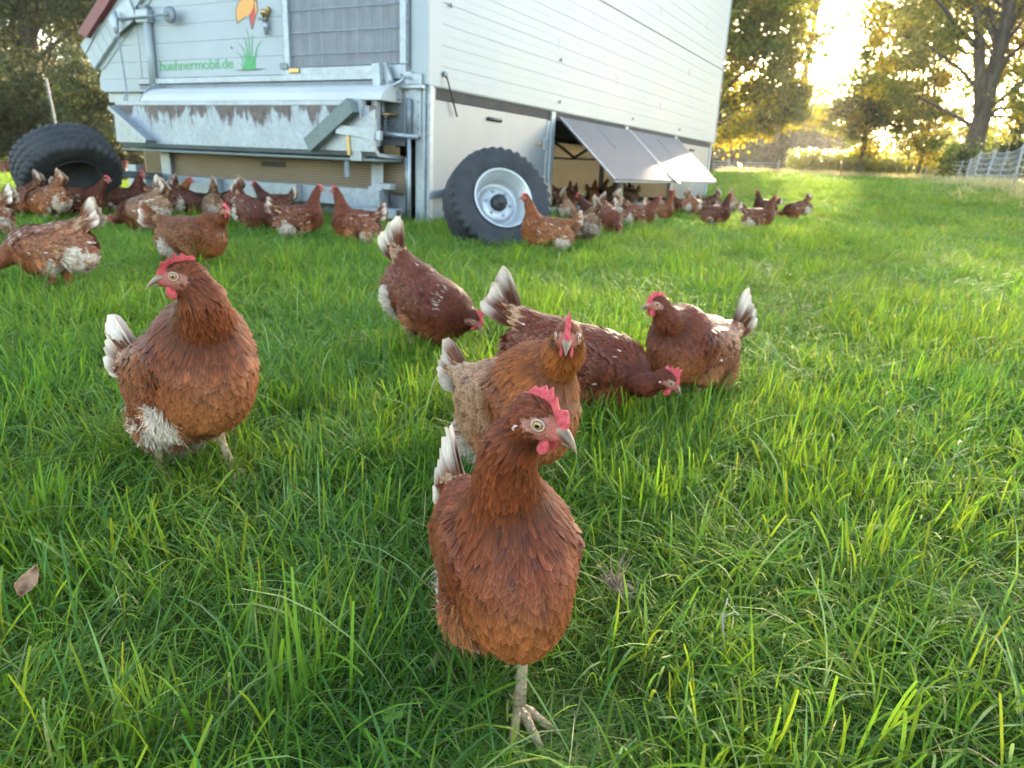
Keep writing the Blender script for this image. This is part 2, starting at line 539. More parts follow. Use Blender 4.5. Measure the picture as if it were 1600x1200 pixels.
    n1 = vhash_noise(V, 260, seed)[:, None]
    n5 = vhash_noise(V, 620, seed + 1)[:, None]
    vc[fc, :3] = ((skin * (1 - rd) + red * rd) * (0.55 + 0.5 * n1 + 0.35 * n5))[fc]
    ed = np.clip((fq(Hl) - 0.55) / 0.45, 0, 1)[:, None] * (0.5 + 0.5 * n5)
    vc[fc, :3] = (vc[:, :3] * (1 - ed) + np.array(pal['base']) * 1.1 * ed)[fc]
    # brown bristles under the eye
    br = fc & (Hl[:, 2] < -0.006) & (Hl[:, 0] < 0.010)
    vc[br, :3] = 0.5 * vc[br, :3] + 0.5 * np.array(pal['base'])
    out = [('body', np_mesh('hen_body', V, Q, MAT['hen_skin'], True, vc), None)]
    # ---------- plumage: sample the surface
    va, vb, vcq, vd = (V[Q[:, i]] for i in range(4))
    area = 0.5 * np.linalg.norm(np.cross(vcq - va, vd - vb), axis=1)
    ns = int(area.sum() / (0.0021 ** 2))
    fi = g.choice(len(Q), ns, p=area / area.sum()); u, v = g.random(ns)[:, None], g.random(ns)[:, None]
    P = (va[fi] * (1 - u) + vb[fi] * u) * (1 - v) + (vd[fi] * (1 - u) + vcq[fi] * u) * v
    # region by weights
    regs = np.array([p[0] for p in prims]); ds = np.stack([fn(P.astype(np.float32)) for _, fn, _ in prims], 1)
    wgt = np.exp(-np.clip(ds, -0.02, 0.2) / 0.008)
    reg = regs[np.argmin(ds, 1)]
    Pb = (P - piv - np.array([0, 0, pose.bz])) @ M + piv      # body rest frame
    # flow
    flows = np.zeros((len(prims), 3)); ni = 0
    fr = {0: (-1, 0, -0.25), 1: (-0.55, 0, -0.7), 2: (-0.8, 0, -0.35), 7: (-0.86, 0, 0.42), 5: (-1, 0, 0.02), 6: (-0.25, 0, -1.0)}
    for k, (r, _, _) in enumerate(prims):
        if r == 3:
            flows[k] = _nrm(NP_[ni] - NP_[ni + 1]); ni += 1
        elif r == 4: flows[k] = H @ np.array([-1, 0, -0.25])
        else: flows[k] = D3(fr[r])
    Fd = _nrm(wgt @ flows)
    cell = {0: .0056, 1: .0060, 2: .0048, 3: .0036, 4: .0026, 5: .0078, 6: .0052, 7: .0050}
    cs = np.array([cell[r] for r in range(8)])[reg] / math.sqrt(dens)
    # keep one point per cell
    key = np.floor(P / cs[:, None] + 500).astype(np.int64)
    kk = ((key[:, 0] * 2003 + key[:, 1]) * 2003 + key[:, 2]) * 8 + reg
    _, keep = np.unique(kk, return_index=True)
    keep = np.array(keep)
    q = (P[keep] - hc) @ H
    fqv = fq(q); keep = keep[~face_v(q) | ((fqv > 0.62) & (q[:, 0] < 0.016) & (g.random(len(keep)) < 0.55)) | ((q[:, 2] < -0.006) & (q[:, 0] < 0.012) & (g.random(len(keep)) < 0.35))]
    P, reg, Fd, Pb = P[keep], reg[keep], Fd[keep], Pb[keep]
    Nn = grad(P)
    bad = (reg == 5) & ((Pb[:, 0] > 0.055) | ((Fd * Nn).sum(1) < -0.35))      # the leading edge of the wing: short feathers lying downwards like the breast
    Fd = np.where(bad[:, None], np.array(D3((-0.35, 0, -1.0))), Fd); reg = np.where(bad, 1, reg)
    Dv = _nrm(Fd - Nn * (Fd * Nn).sum(1, keepdims=True))
    n = len(P); rr = g.random(n); r2 = g.random(n)
    tw = g.normal(0, 1, n) * np.array([0.13, 0.12, 0.38, 0.09, 0.08, 0.07, 0.25, 0.15])[reg]
    Sx = np.cross(Nn, Dv); Dv = Dv * np.cos(tw)[:, None] + Sx * np.sin(tw)[:, None]
    Lr = np.array([.027, .0215, .031, .028, .008, .030, .024, .033])[reg] * (0.8 + 0.45 * rr)
    Wr = np.array([.0100, .0118, .0066, .0054, .0033, .0160, .0070, .0088])[reg] * (0.85 + 0.3 * r2)
    lift = np.array([.13, .145, .24, .13, .13, .10, .18, .14])[reg] * (0.7 + 0.7 * g.random(n))
    curl = np.array([.08, .085, .07, .035, .05, .04, .09, .04])[reg] * np.ones(n)
    # hackles longer and wider low on the neck, wing feathers longer to the rear
    tn = np.clip((hc[2] - P[:, 2]) / max(hc[2] - b0[2], 0.02), 0, 1) if hc[2] > 0.25 else np.clip(np.linalg.norm(P - hc, axis=1) / 0.16, 0, 1)
    nk = reg == 3
    Lr[nk] *= 0.55 + 0.75 * tn[nk]; Wr[nk] *= 0.65 + 0.55 * tn[nk]
    wg = reg == 5
    back = np.clip((0.06 - Pb[:, 0]) / 0.16, 0, 1)
    Lr[wg] *= 0.8 + 1.3 * back[wg] ** 1.5; lift[wg] *= 1 - 0.45 * back[wg]; Wr[wg] *= 0.85 + 0.3 * back[wg]
    Lr[bad] *= 0.8; lift[bad] *= 0.5
    if dens < 1: Lr /= math.sqrt(dens); Wr /= math.sqrt(dens)
    # ---------- colours
    A = {k: np.array(v) for k, v in pal.items() if isinstance(v, tuple)}
    nz = vhash_noise(Pb, 30, seed)[:, None]; nz2 = vhash_noise(Pb, 75, seed + 3)[:, None]
    col = A['base'] * (1 - 0.55 * nz) + A['dark'] * 0.55 * nz
    if pal.get('pale'): pm_ = np.isin(reg, (0, 5, 7))[:, None] * pal['pale'] * (0.5 + 0.9 * nz2); col = col * (1 - pm_) + A['buff'] * pm_
    lowb = np.clip((0.19 - Pb[:, 2]) / 0.07, 0, 1)[:, None]
    br_ = (reg == 1)[:, None]
    col = np.where(br_, col * (1 - 0.55 * lowb) + A['light'] * 0.55 * lowb * (0.6 + 0.5 * nz2), col)
    th = np.isin(reg, (2, 6))[:, None]
    col = np.where(th, A['light'] * (0.35 + 0.4 * nz2) + A['base'] * 0.4 + A['buff'] * 0.18 * nz, col)
    if A.get('neck') is not None: col = np.where(nk[:, None], A['neck'] * (0.75 + 0.5 * nz2), col)
    lum = np.clip(g.normal(1, 0.19, n), 0.55, 1.6)[:, None]
    col = col * lum
    # white patches: fluff at the rear, flecks on back, wing and neck base
    pn = vhash_noise(Pb, 20, seed + 8)
    fw_ = np.isin(reg, (2, 6)) & (pn + 0.30 * (g.random(n) - .5) > 1 - pal['fluffwhite'] * (0.35 + 0.45 * np.clip((-0.02 - Pb[:, 0]) / 0.08, 0, 1)))
    fl = np.isin(reg, (0, 5, 7)) & (g.random(n) < pal['fleck'] * (0.4 + 1.6 * nz2[:, 0]))
    nb = nk & (tn > 0.62) & (Pb[:, 2] > 0.2) & (g.random(n) < pal['neckwhite'])
    rp = np.isin(reg, (0, 7)) & (Pb[:, 0] < -0.02) & (g.random(n) < pal['rump'])
    tl = (reg == 7) & (Pb[:, 0] < -0.115) & (g.random(n) < pal['tailwhite'] * 0.65)
    for msk, c, a in ((fw_, A['white'], 0.85), (rp, A['buff'], 0.7), (tl, A['buff'], 0.75)):
        col[msk] = col[msk] * (1 - a) + c * a * (0.65 + 0.45 * g.random(msk.sum()))[:, None]
    lace = np.where(np.isin(reg, (0, 7)), pal['lace'] * (0.2 + 1.0 * g.random(n)), np.where(reg == 5, (0.15 + 0.8 * pal['lace']) * (0.1 + 1.0 * g.random(n)), 0.10 * g.random(n)))
    lace = np.clip(lace, 0, 1); lace[fl | nb] = 2.0 + g.random((fl | nb).sum())
    Cc = np.concatenate([np.clip(col, 0.008, 0.9), lace[:, None]], 1)
    rl = g.normal(0, 0.12, n)
    rowsel = None if hero else (np.array([0.0, 0.55, 1.0]), np.array([0.7, 1.0, 0.3]))
    Vf, Qf, Cf, Uf = feathers(P, Nn, Dv, Lr, Wr, lift, curl, Cc, rows=rowsel, roll=rl)
    dn = np.where(np.isin(reg, (2, 6)))[0]
    if hero and len(dn):
        dn = np.repeat(dn, 2); m_ = len(dn); jit = g.normal(0, 0.0022, (m_, 3)); a_ = g.normal(0, 0.7, m_)
        Sd = np.cross(Nn[dn], Dv[dn]); Dd = Dv[dn] * np.cos(a_)[:, None] + Sd * np.sin(a_)[:, None]
        cd = np.clip(Cc[dn] * np.array([1.15, 1.15, 1.15, 0]) + 0.03 * g.random((m_, 1)), 0, 0.8)
        x_ = feathers(P[dn] + jit, Nn[dn], Dd, g.uniform(0.012, 0.026, m_), np.full(m_, 0.0011), g.uniform(0.15, 0.75, m_), g.uniform(0.1, 0.5, m_), cd, arch=0.0, off=0.001, rows=(np.array([0.0, 0.5, 1.0]), np.array([1.0, 0.9, 0.3])))
        Qf = np.concatenate([Qf, x_[1] + len(Vf)]); Vf = np.concatenate([Vf, x_[0]]); Cf = np.concatenate([Cf, x_[2]]); Uf = np.concatenate([Uf, x_[3]])
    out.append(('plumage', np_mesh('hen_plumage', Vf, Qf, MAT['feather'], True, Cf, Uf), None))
    # ---------- folded flight feathers of the wings
    Pw, Nw, Dw, Lw, Ww, Cw = [], [], [], [], [], []
    for s in (1, -1):
        for k in range(9):
            f_ = k / 8
            p = T((-0.045 - 0.035 * f_, s * (0.076 * fat - 0.010 * f_), 0.238 - 0.062 * f_ + 0.02 * f_ * f_))
            Pw.append(p); Nw.append(_nrm(D3((0.02, s, 0.25)))); dd = _nrm(D3((-1, s * -0.34, 0.20 - 0.10 * f_)))
            Dw.append(dd); Lw.append(0.082 + 0.012 * math.sin(3 * f_)); Ww.append(0.021)
            c = A['base'] * (0.6 + 0.4 * g.random()) if g.random() > pal['fleck'] else A['white'] * 0.8
            Cw.append([*c, pal['lace']])
    Pw, Nw, Dw = map(np.array, (Pw, Nw, Dw)); Nw = _nrm(Nw - Dw * (Nw * Dw).sum(1, keepdims=True))
    wv = (np.linspace(0, 1, 6), np.array([0.45, 0.9, 1, 0.95, 0.7, 0.15]))
    x = feathers(Pw, Nw, Dw, np.array(Lw), np.array(Ww), np.full(18, 0.03), np.full(18, 0.05), np.array(Cw), arch=0.1, off=0.004, rows=wv)
    for s, nm in ((0, 'wing'), (1, 'wing')):
        k = len(x[0]) // 2; kq = len(x[1]) // 2
        out.append((nm, np_mesh('hen_wing', x[0][s * k:(s + 1) * k], x[1][s * kq:(s + 1) * kq] - s * k, MAT['feather'], True, x[2][s * k:(s + 1) * k], x[3][s * k:(s + 1) * k]), None))
    # ---------- tail feathers
    nT = 14 if hero else 10
    tv = (np.linspace(0, 1, 7), np.array([0.40, 0.80, 0.98, 1.0, 1.0, 0.88, 0.50]))
    tmeshes = []
    for k in range(nT):
        s = 1 if k % 2 else -1; f_ = (k // 2) / (nT / 2 - 1)
        el = R(pose.tail + 16 - 34 * f_) + R(pose.pitch) * 0.0
        lat = s * (0.05 + 0.20 * f_) * pose.spread
        d = _nrm(D3((-math.cos(el), lat, math.sin(el))))
        nrm = np.array(D3((0.25 * math.sin(el), s, 0.25)), float); nrm = _nrm(nrm - d * (nrm @ d))
        p = tb + D3((0.012 - 0.01 * f_, s * (0.004 + 0.010 * f_), -0.004 - 0.018 * f_))
        L_ = (0.115 - 0.028 * f_) * (0.93 + 0.14 * g.random()); W_ = 0.033 + 0.007 * g.random()
        c = A['base'] * (0.7 + 0.3 * g.random())
        y = feathers(p[None].astype(float), nrm[None], d[None].astype(float), np.array([L_]), np.array([W_]), np.array([0.02]), np.array([0.10 * (0.5 + f_)]), np.array([[*c, 0.4]]), arch=0.12, off=0.0, rows=tv, roll=g.normal(0, 0.15, 1))
        wt = np.clip((y[3][:, 1] - (1 - 0.62 * pal['tailwhite'] * (0.45 + 0.9 * g.random()))) / 0.35, 0, 1)[:, None]
        wt = wt * (0.55 + 0.45 * (y[3][:, 0:1] > 0.3))
        y[2][:, :3] = y[2][:, :3] * (1 - wt) + A['white'] * wt * (0.8 + 0.3 * g.random())
        tmeshes.append(y)
    if hero:
        for y in tmeshes: out.append(('tail_feather', np_mesh('hen_tail_feather', y[0], y[1], MAT['feather'], True, y[2], y[3]), None))
    else:
        o = 0; VV, QQ, CC, UU = [], [], [], []
        for y in tmeshes: VV.append(y[0]); QQ.append(y[1] + o); CC.append(y[2]); UU.append(y[3]); o += len(y[0])
        out.append(('tail', np_mesh('hen_tail', np.concatenate(VV), np.concatenate(QQ), MAT['feather'], True, np.concatenate(CC), np.concatenate(UU)), None))
    # ---------- legs
    for i, s in ((0, 1), (1, -1)):
        fx, fy, fl_ = pose.feet[i]
        hock = np.array((fx * 0.35 - 0.024, s * 0.038, 0.100 + fl_ * 0.5)); foot = np.array((fx, fy, 0.016 + fl_))
        mb = MB(); nn = 10 if hero else 6
        mid = hock * 0.5 + foot * 0.5 + np.array([-0.003, 0, 0])
        up = hock + np.array([0.008, 0, 0.02])
        mb.tube([up, hock, hock * .75 + foot * .25, mid, hock * .2 + foot * .8, foot], [0.009, 0.0090, 0.0070, 0.0064, 0.0070, 0.0088], nn)
        fs = math.radians(8 * s)
        for a, ln in ((0, 0.058), (34, 0.046), (-34, 0.046), (172, 0.024)):
            an = R(a) + fs; dr = np.array((math.cos(an), math.sin(an), 0))
            p0 = foot + np.array((0, 0, -0.002)); k1 = p0 + dr * ln * 0.33 + np.array((0, 0, 0.001 - fl_ * 0.1)); k2 = p0 + dr * ln * 0.68 + np.array((0, 0, -0.005 - fl_ * 0.3)); k3 = p0 + dr * ln + np.array((0, 0, -0.009 - fl_ * 0.55))
            mb.tube([p0, p0 * .6 + k1 * .4, k1, k1 * .5 + k2 * .5, k2, k3], [0.0078, 0.0062, 0.0064, 0.0052, 0.0055, 0.0040], nn)
            mb.tube([k3 - dr * 0.002, k3 + dr * 0.006 + np.array((0, 0, -0.0005)), k3 + dr * 0.012 + np.array((0, 0, -0.004))], [0.0030, 0.0022, 0.0004], 6)
        out.append(('leg', mb.mesh('hen_leg', MAT['hen_leg']), None))
    # ---------- beak
    mb = MB(); rings = []
    for t in np.linspace(0, 1, 7):
        x_ = 0.0225 + 0.0235 * t; z_ = 0.0015 - 0.0115 * t ** 2.0; wy = 0.0078 * (1 - t) ** 0.75 + 0.0005; hz = 0.0068 * (1 - t) ** 0.6 + 0.0006
        rings.append((x_, z_, wy, hz))
    Vb = []; Fb = []; k_ = 10
    for x_, z_, wy, hz in rings:
        for k in range(k_):
            a = 2 * math.pi * k / k_; sz = math.sin(a)
            Vb.append(HP((x_, math.cos(a) * wy, z_ + (sz * hz if sz > 0 else sz * hz * 0.45))))
    for i in range(len(rings) - 1):
        for k in range(k_): Fb.append((i * k_ + k, i * k_ + (k + 1) % k_, (i + 1) * k_ + (k + 1) % k_, (i + 1) * k_ + k))
    mb.add(Vb, Fb, True)
    Vb = []; Fb = []
    for t in np.linspace(0, 1, 5):
        x_ = 0.021 + 0.0175 * t; z_ = -0.0042 - 0.0035 * t; wy = 0.0065 * (1 - t) ** 0.7 + 0.0004; hz = 0.0032 * (1 - t) ** 0.6 + 0.0004
        for k in range(k_):
            a = 2 * math.pi * k / k_; Vb.append(HP((x_, math.cos(a) * wy, z_ + math.sin(a) * hz)))
    for i in range(4):
        for k in range(k_): Fb.append((i * k_ + k, i * k_ + (k + 1) % k_, (i + 1) * k_ + (k + 1) % k_, (i + 1) * k_ + k))
    mb.add(Vb, Fb, True)
    out.append(('beak', mb.mesh('hen_beak', MAT['hen_beak']), None))
    # ---------- comb: a thick serrated sheet along the crown
    ns_, nh = 49, 6; cs_ = pose.comb
    Vc = np.zeros((2, ns_, nh, 3)); 
    for i in range(ns_):
        t = i / (ns_ - 1)
        bx = 0.029 - 0.040 * t; bz = 0.006 + 0.0145 * math.sin(min(t * 1.25, 1) * math.pi / 2) - (0.004 * max(0, t - 0.6) / 0.4)
        env = math.sin(math.pi * min(1, 0.10 + t * 0.88)) ** 0.7
        tt = t + 0.03 * math.sin(7 * t + seed * 1.7); saw = (abs(((tt * 5.2 + 0.25) % 1.0) - 0.5) * 2) * (0.75 + 0.35 * math.sin(12 * t + seed * 2.3))
        hh = cs_ * (0.004 + 0.021 * env * (0.40 + 0.60 * saw ** 0.8) + 0.003 * math.sin(9 * t + seed))
        for j in range(nh):
            v = j / (nh - 1); th_ = 0.0042 * (1 - v) ** 0.7 + 0.0007
            if i in (0, ns_ - 1): th_ *= 0.35
            fan = (0.5 - t) * 0.010 * v * cs_ - 0.006 * v * cs_
            y0 = 0.0022 * math.sin(t * 11 + seed) * v + pose.flop * hh * v * v * (0.8 + 0.3 * math.sin(5 * t))
            for s in (0, 1):
                Vc[s, i, j] = HP((bx + fan, y0 + (th_ if s else -th_), bz - 0.003 + hh * v * (1 - 0.35 * abs(pose.flop) * v)))
    Qc = []
    ix = lambda s, i, j: (s * ns_ + i) * nh + j
    for i in range(ns_ - 1):
        for j in range(nh - 1):
            Qc.append((ix(0, i, j), ix(0, i + 1, j), ix(0, i + 1, j + 1), ix(0, i, j + 1))); Qc.append((ix(1, i, j), ix(1, i, j + 1), ix(1, i + 1, j + 1), ix(1, i + 1, j)))
        Qc.append((ix(0, i, nh - 1), ix(0, i + 1, nh - 1), ix(1, i + 1, nh - 1), ix(1, i, nh - 1)))
    for i in (0, ns_ - 1):
        for j in range(nh - 1): Qc.append((ix(0, i, j), ix(0, i, j + 1), ix(1, i, j + 1), ix(1, i, j)))
    out.append(('comb', np_mesh('hen_comb', Vc.reshape(-1, 3), np.array(Qc), MAT['comb'], True), None))

    def blob(c, r, tilt=0, nu=14, nv=9, pinch=0.0):
        Vv = []; Fv = []
        for i in range(nv + 1):
            ph_ = math.pi * i / nv
            for k in range(nu):
                a = 2 * math.pi * k / nu
                x_, y_, z_ = math.sin(ph_) * math.cos(a), math.sin(ph_) * math.sin(a), math.cos(ph_)
                sc_ = 1 - pinch * (z_ + 1) / 2
                Vv.append(HP((c[0] + r[0] * x_ * sc_ + tilt * r[2] * z_, c[1] + r[1] * y_, c[2] + r[2] * z_)))
        for i in range(nv):
            for k in range(nu): Fv.append((i * nu + k, i * nu + (k + 1) % nu, (i + 1) * nu + (k + 1) % nu, (i + 1) * nu + k))
        return Vv, Fv
    for s in (1, -1):
        mb = MB(); mb.add(*blob((0.0165, s * 0.0075, -0.0175), (0.0082 * cs_, 0.0030, 0.0100 * cs_), 0.12, pinch=0.35), True)
        out.append(('wattle', mb.mesh('hen_wattle', MAT['comb']), None))
        if hero:
            mb = MB(); mb.add(*blob((-0.0115, s * 0.0175, -0.0085), (0.0045, 0.0022, 0.0062), 0.0, pinch=0.2), True)
            out.append(('earlobe', mb.mesh('hen_earlobe', MAT['earlobe']), None))
        # eye: sphere with pupil, iris and lid ring, looking sideways and slightly forward
        ec = HP((0.0085, s * 0.0148, 0.0042)); ad = _nrm(H @ np.array((0.30, s, 0.05), np.float32)); t1_ = _nrm(np.cross(ad, H[:, 2])); t2_ = np.cross(ad, t1_)
        Ve, Fe, Ce = [], [], []; angs = [0, 10, 21, 22, 30, 42, 43, 52, 62, 90]; nu = 16; er = 0.0056
        for a_ in angs:
            for k in range(nu):
                b_ = 2 * math.pi * k / nu
                Ve.append(ec + er * (ad * math.cos(R(a_)) + (t1_ * math.cos(b_) + t2_ * math.sin(b_)) * math.sin(R(a_))))
                Ce.append((0.006, 0.005, 0.005, 1) if a_ <= 21 else ((0.36, 0.19, 0.06, 1) if a_ <= 42 else (0.10, 0.05, 0.035, 1)))
        for i in range(len(angs) - 1):
            for k in range(nu): Fe.append((i * nu + k, (i + 1) * nu + k, (i + 1) * nu + (k + 1) % nu, i * nu + (k + 1) % nu))
        eye = np_mesh('hen_eye', np.array(Ve), np.array(Fe), MAT['eye'], True, np.array(Ce))
        out.append(('eye', eye, None))
        if hero:
            mb = MB(); 
            ring = [ec + ad * (er * 0.52) + (t1_ * math.cos(2 * math.pi * k / 18) * 0.0056 + t2_ * math.sin(2 * math.pi * k / 18) * 0.0050) for k in range(19)]
            mb.tube(ring, 0.00095, 7, cap=False)
            out.append(('eyelid', mb.mesh('hen_eyelid', MAT['eyelid']), None))
    return out


def place_hen(parts, loc, heading, label, group=None, scale=1.0, name='hen'):
    root = empty(name, loc, R(heading))
    root.scale = (scale,) * 3
    tag(root, label, 'hen', group)
    for nm, me, lb in parts:
        o = link(nm, me, root)
        if nm == 'plumage': o['kind'] = 'stuff'
    return root

# ================================================================ ground and grass
def leaf_mat(name, trans=0.4, rough=0.5, spec=0.3, hue_scale=None, tmul=None):
    m, nt, N, L, B = new_mat(name)
    a = N.new('ShaderNodeAttribute'); a.attribute_name = 'tint'
    col = a.outputs['Color']
    if hue_scale:      # drifts of greener and yellower growth across the field
        g = N.new('ShaderNodeNewGeometry'); n = N.new('ShaderNodeTexNoise'); n.inputs['Scale'].default_value = hue_scale; n.inputs['Detail'].default_value = 3
        L.new(g.outputs['Position'], n.inputs['Vector'])
        r = ramp(N, [(0.33, (0.72, 0.90, 1.0)), (0.5, (1, 1, 1)), (0.68, (1.14, 1.06, 0.85))]); L.new(n.outputs['Fac'], r.inputs[0])
        col = mixc(N, L, 1.0, col, r.outputs[0], 'MULTIPLY')
    L.new(col, B.inputs['Base Color']); B.inputs['Roughness'].default_value = rough; B.inputs['Specular IOR Level'].default_value = spec
    t = N.new('ShaderNodeBsdfTranslucent'); L.new(mixc(N, L, 1.0, col, tmul, 'MULTIPLY') if tmul else col, t.inputs[0])
    mx = N.new('ShaderNodeMixShader'); mx.inputs[0].default_value = trans
    L.new(B.outputs[0], mx.inputs[1]); L.new(t.outputs[0], mx.inputs[2]); L.new(mx.outputs[0], N['Material Output'].inputs[0])
    return m


MAT['grass'] = leaf_mat('grass_blade', 0.45, 0.6, 0.22, 0.9, (1.35, 1.2, 1.0))
MAT['leaf'] = leaf_mat('leaf', 0.62, 0.5, 0.3, None, (1.5, 1.4, 1.0))
MAT['leaf_dark'] = leaf_mat('leaf_dark', 0.25, 0.5, 0.25)
MAT['soil'] = simple_mat('pasture_ground', (0.030, 0.050, 0.010), (0.065, 0.10, 0.018), 0.7, 0.95, bmp=0.6, spec=0.1, detail=8)

# one sheet, finer near the camera, out to the horizon
rad = np.concatenate([np.linspace(0, 12, 25), np.geomspace(13, 900, 46)]); na = 96
ang = np.linspace(0, 2 * np.pi, na, endpoint=False)
GX = (rad[:, None] * np.sin(ang)[None]).ravel(); GY = (rad[:, None] * np.cos(ang)[None]).ravel()
GZ = np.minimum(ground_z(GX, GY), 0.58 + 0.8)
I, J = np.meshgrid(np.arange(len(rad) - 1), np.arange(na), indexing='ij'); J2 = (J + 1) % na
Qg = np.stack([I * na + J, (I + 1) * na + J, (I + 1) * na + J2, I * na + J2], -1).reshape(-1, 4)
tag(link('ground', np_mesh('ground', np.stack([GX, GY, GZ], 1), Qg[:, ::-1], MAT['soil'])), kind='structure')

GC = {'y': (0.178, 0.282, 0.018), 'm': (0.122, 0.228, 0.018), 'b': (0.085, 0.185, 0.034), 'p': (0.21, 0.265, 0.085), 's': (0.48, 0.39, 0.20), 'd': (0.075, 0.150, 0.014)}


def blade_clump(n, rad_, Lr, wr, lean, bend, mix, seed, rows=6):
    g = np.random.default_rng(seed)
    r_ = rad_ * np.sqrt(g.random(n)); a = g.random(n) * 2 * np.pi
    P = np.stack([r_ * np.cos(a), r_ * np.sin(a), np.zeros(n) - 0.004], 1)
    main = g.random() * 6.28
    az = np.where(g.random(n) < 0.55, main + g.normal(0, 0.7, n), g.random(n) * 6.28)
    L_ = g.uniform(*Lr, n); w = g.uniform(*wr, n) * (0.82 if rad_ < 0.13 else 1.0)
    l0 = np.radians(g.uniform(*lean, n)); b0 = np.radians(g.uniform(*bend, n))
    H_ = np.stack([np.cos(az), np.sin(az), np.zeros(n)], 1); S = np.stack([-np.sin(az), np.cos(az), np.zeros(n)], 1)
    tw = g.normal(0, 0.5, n)
    cut = g.random(n) < 0.35
    V = np.zeros((n, rows, 2, 3)); p = P.copy(); pw = 1.6
    for k in range(rows):
        t = k / (rows - 1)
        ph = l0 + b0 * t ** pw
        d = H_ * np.sin(ph)[:, None] + np.array([0, 0, 1.0]) * np.cos(ph)[:, None]
        if k: p = p + d * (L_ / (rows - 1))[:, None]
        p[:, 2] = np.maximum(p[:, 2], 0.004)
        tip = np.where(cut, 0.72, 0.10)
        ww = w * np.where(t < 0.6, 0.75 + 0.42 * t, 1 - (1 - tip) * ((t - 0.6) / 0.4) ** 1.2)
        s = S * np.cos(tw * t)[:, None] + np.cross(d, S) * np.sin(tw * t)[:, None]
        V[:, k, 0] = p - s * (ww / 2)[:, None]; V[:, k, 1] = p + s * (ww / 2)[:, None]
    keys = list(mix); pr = np.array([mix[k] for k in keys], float); pr /= pr.sum()
    c = np.array([GC[k] for k in keys])[g.choice(len(keys), n, p=pr)] * g.uniform(0.75, 1.3, n)[:, None]
    c = c * (1 + g.normal(0, 0.07, (n, 3)))
    C = np.repeat(np.concatenate([np.clip(c, 0.005, 0.8), np.ones((n, 1))], 1)[:, None], rows * 2, 1)
    base = (np.arange(n) * rows * 2)[:, None, None]
    q = np.array([(k * 2, k * 2 + 1, k * 2 + 3, k * 2 + 2) for k in range(rows - 1)])[None]
    return V.reshape(-1, 3), (base + q).reshape(-1, 4), C.reshape(-1, 4)


def clump_collection(name, specs):
    col = bpy.data.collections.new(name)
    for i, s in enumerate(specs):
        V, Q, C = blade_clump(*s, seed=500 + i + len(name) * 10)
        o = bpy.data.objects.new('%s_%02d' % (name, i), np_mesh('%s_%02d' % (name, i), V, Q, MAT['grass'], True, C)); col.objects.link(o)
    return col


def scatter(name, col, P, rot, scl, idx, label, cat='grass', kind='stuff'):
    """one object whose points carry the tufts (geometry nodes)"""
    me = bpy.data.meshes.new(name); me.vertices.add(len(P)); me.vertices.foreach_set('co', np.ascontiguousarray(P, np.float32).ravel())
    for nm, ty, val in (('rot', 'FLOAT_VECTOR', rot), ('scl', 'FLOAT_VECTOR', scl)):
        a = me.attributes.new(nm, ty, 'POINT'); a.data.foreach_set('vector', np.ascontiguousarray(val, np.float32).ravel())
    a = me.attributes.new('pick', 'INT', 'POINT'); a.data.foreach_set('value', np.ascontiguousarray(idx, np.int32))
    o = link(name, me); tag(o, label, cat, kind=kind)
    ng = bpy.data.node_groups.new(name + '_nodes', 'GeometryNodeTree')
    ng.interface.new_socket('Geometry', in_out='INPUT', socket_type='NodeSocketGeometry'); ng.interface.new_socket('Geometry', in_out='OUTPUT', socket_type='NodeSocketGeometry')
    N = ng.nodes; L = ng.links; gi = N.new('NodeGroupInput'); go = N.new('NodeGroupOutput'); ip = N.new('GeometryNodeInstanceOnPoints'); ci = N.new('GeometryNodeCollectionInfo')
    ci.inputs['Collection'].default_value = col; ci.inputs['Separate Children'].default_value = True; ci.inputs['Reset Children'].default_value = True
    def na_(nm, ty):
        n = N.new('GeometryNodeInputNamedAttribute'); n.data_type = ty; n.inputs['Name'].default_value = nm
        return n.outputs['Attribute']
    m2p = N.new('GeometryNodeMeshToPoints')
    L.new(gi.outputs[0], m2p.inputs['Mesh']); L.new(m2p.outputs[0], ip.inputs['Points'])
    L.new(ci.outputs[0], ip.inputs['Instance']); ip.inputs['Pick Instance'].default_value = True
    L.new(na_('pick', 'INT'), ip.inputs['Instance Index']); L.new(na_('rot', 'FLOAT_VECTOR'), ip.inputs['Rotation']); L.new(na_('scl', 'FLOAT_VECTOR'), ip.inputs['Scale'])
    L.new(ip.outputs[0], go.inputs[0])
    md = o.modifiers.new('tufts', 'NODES'); md.node_group = ng
    return o


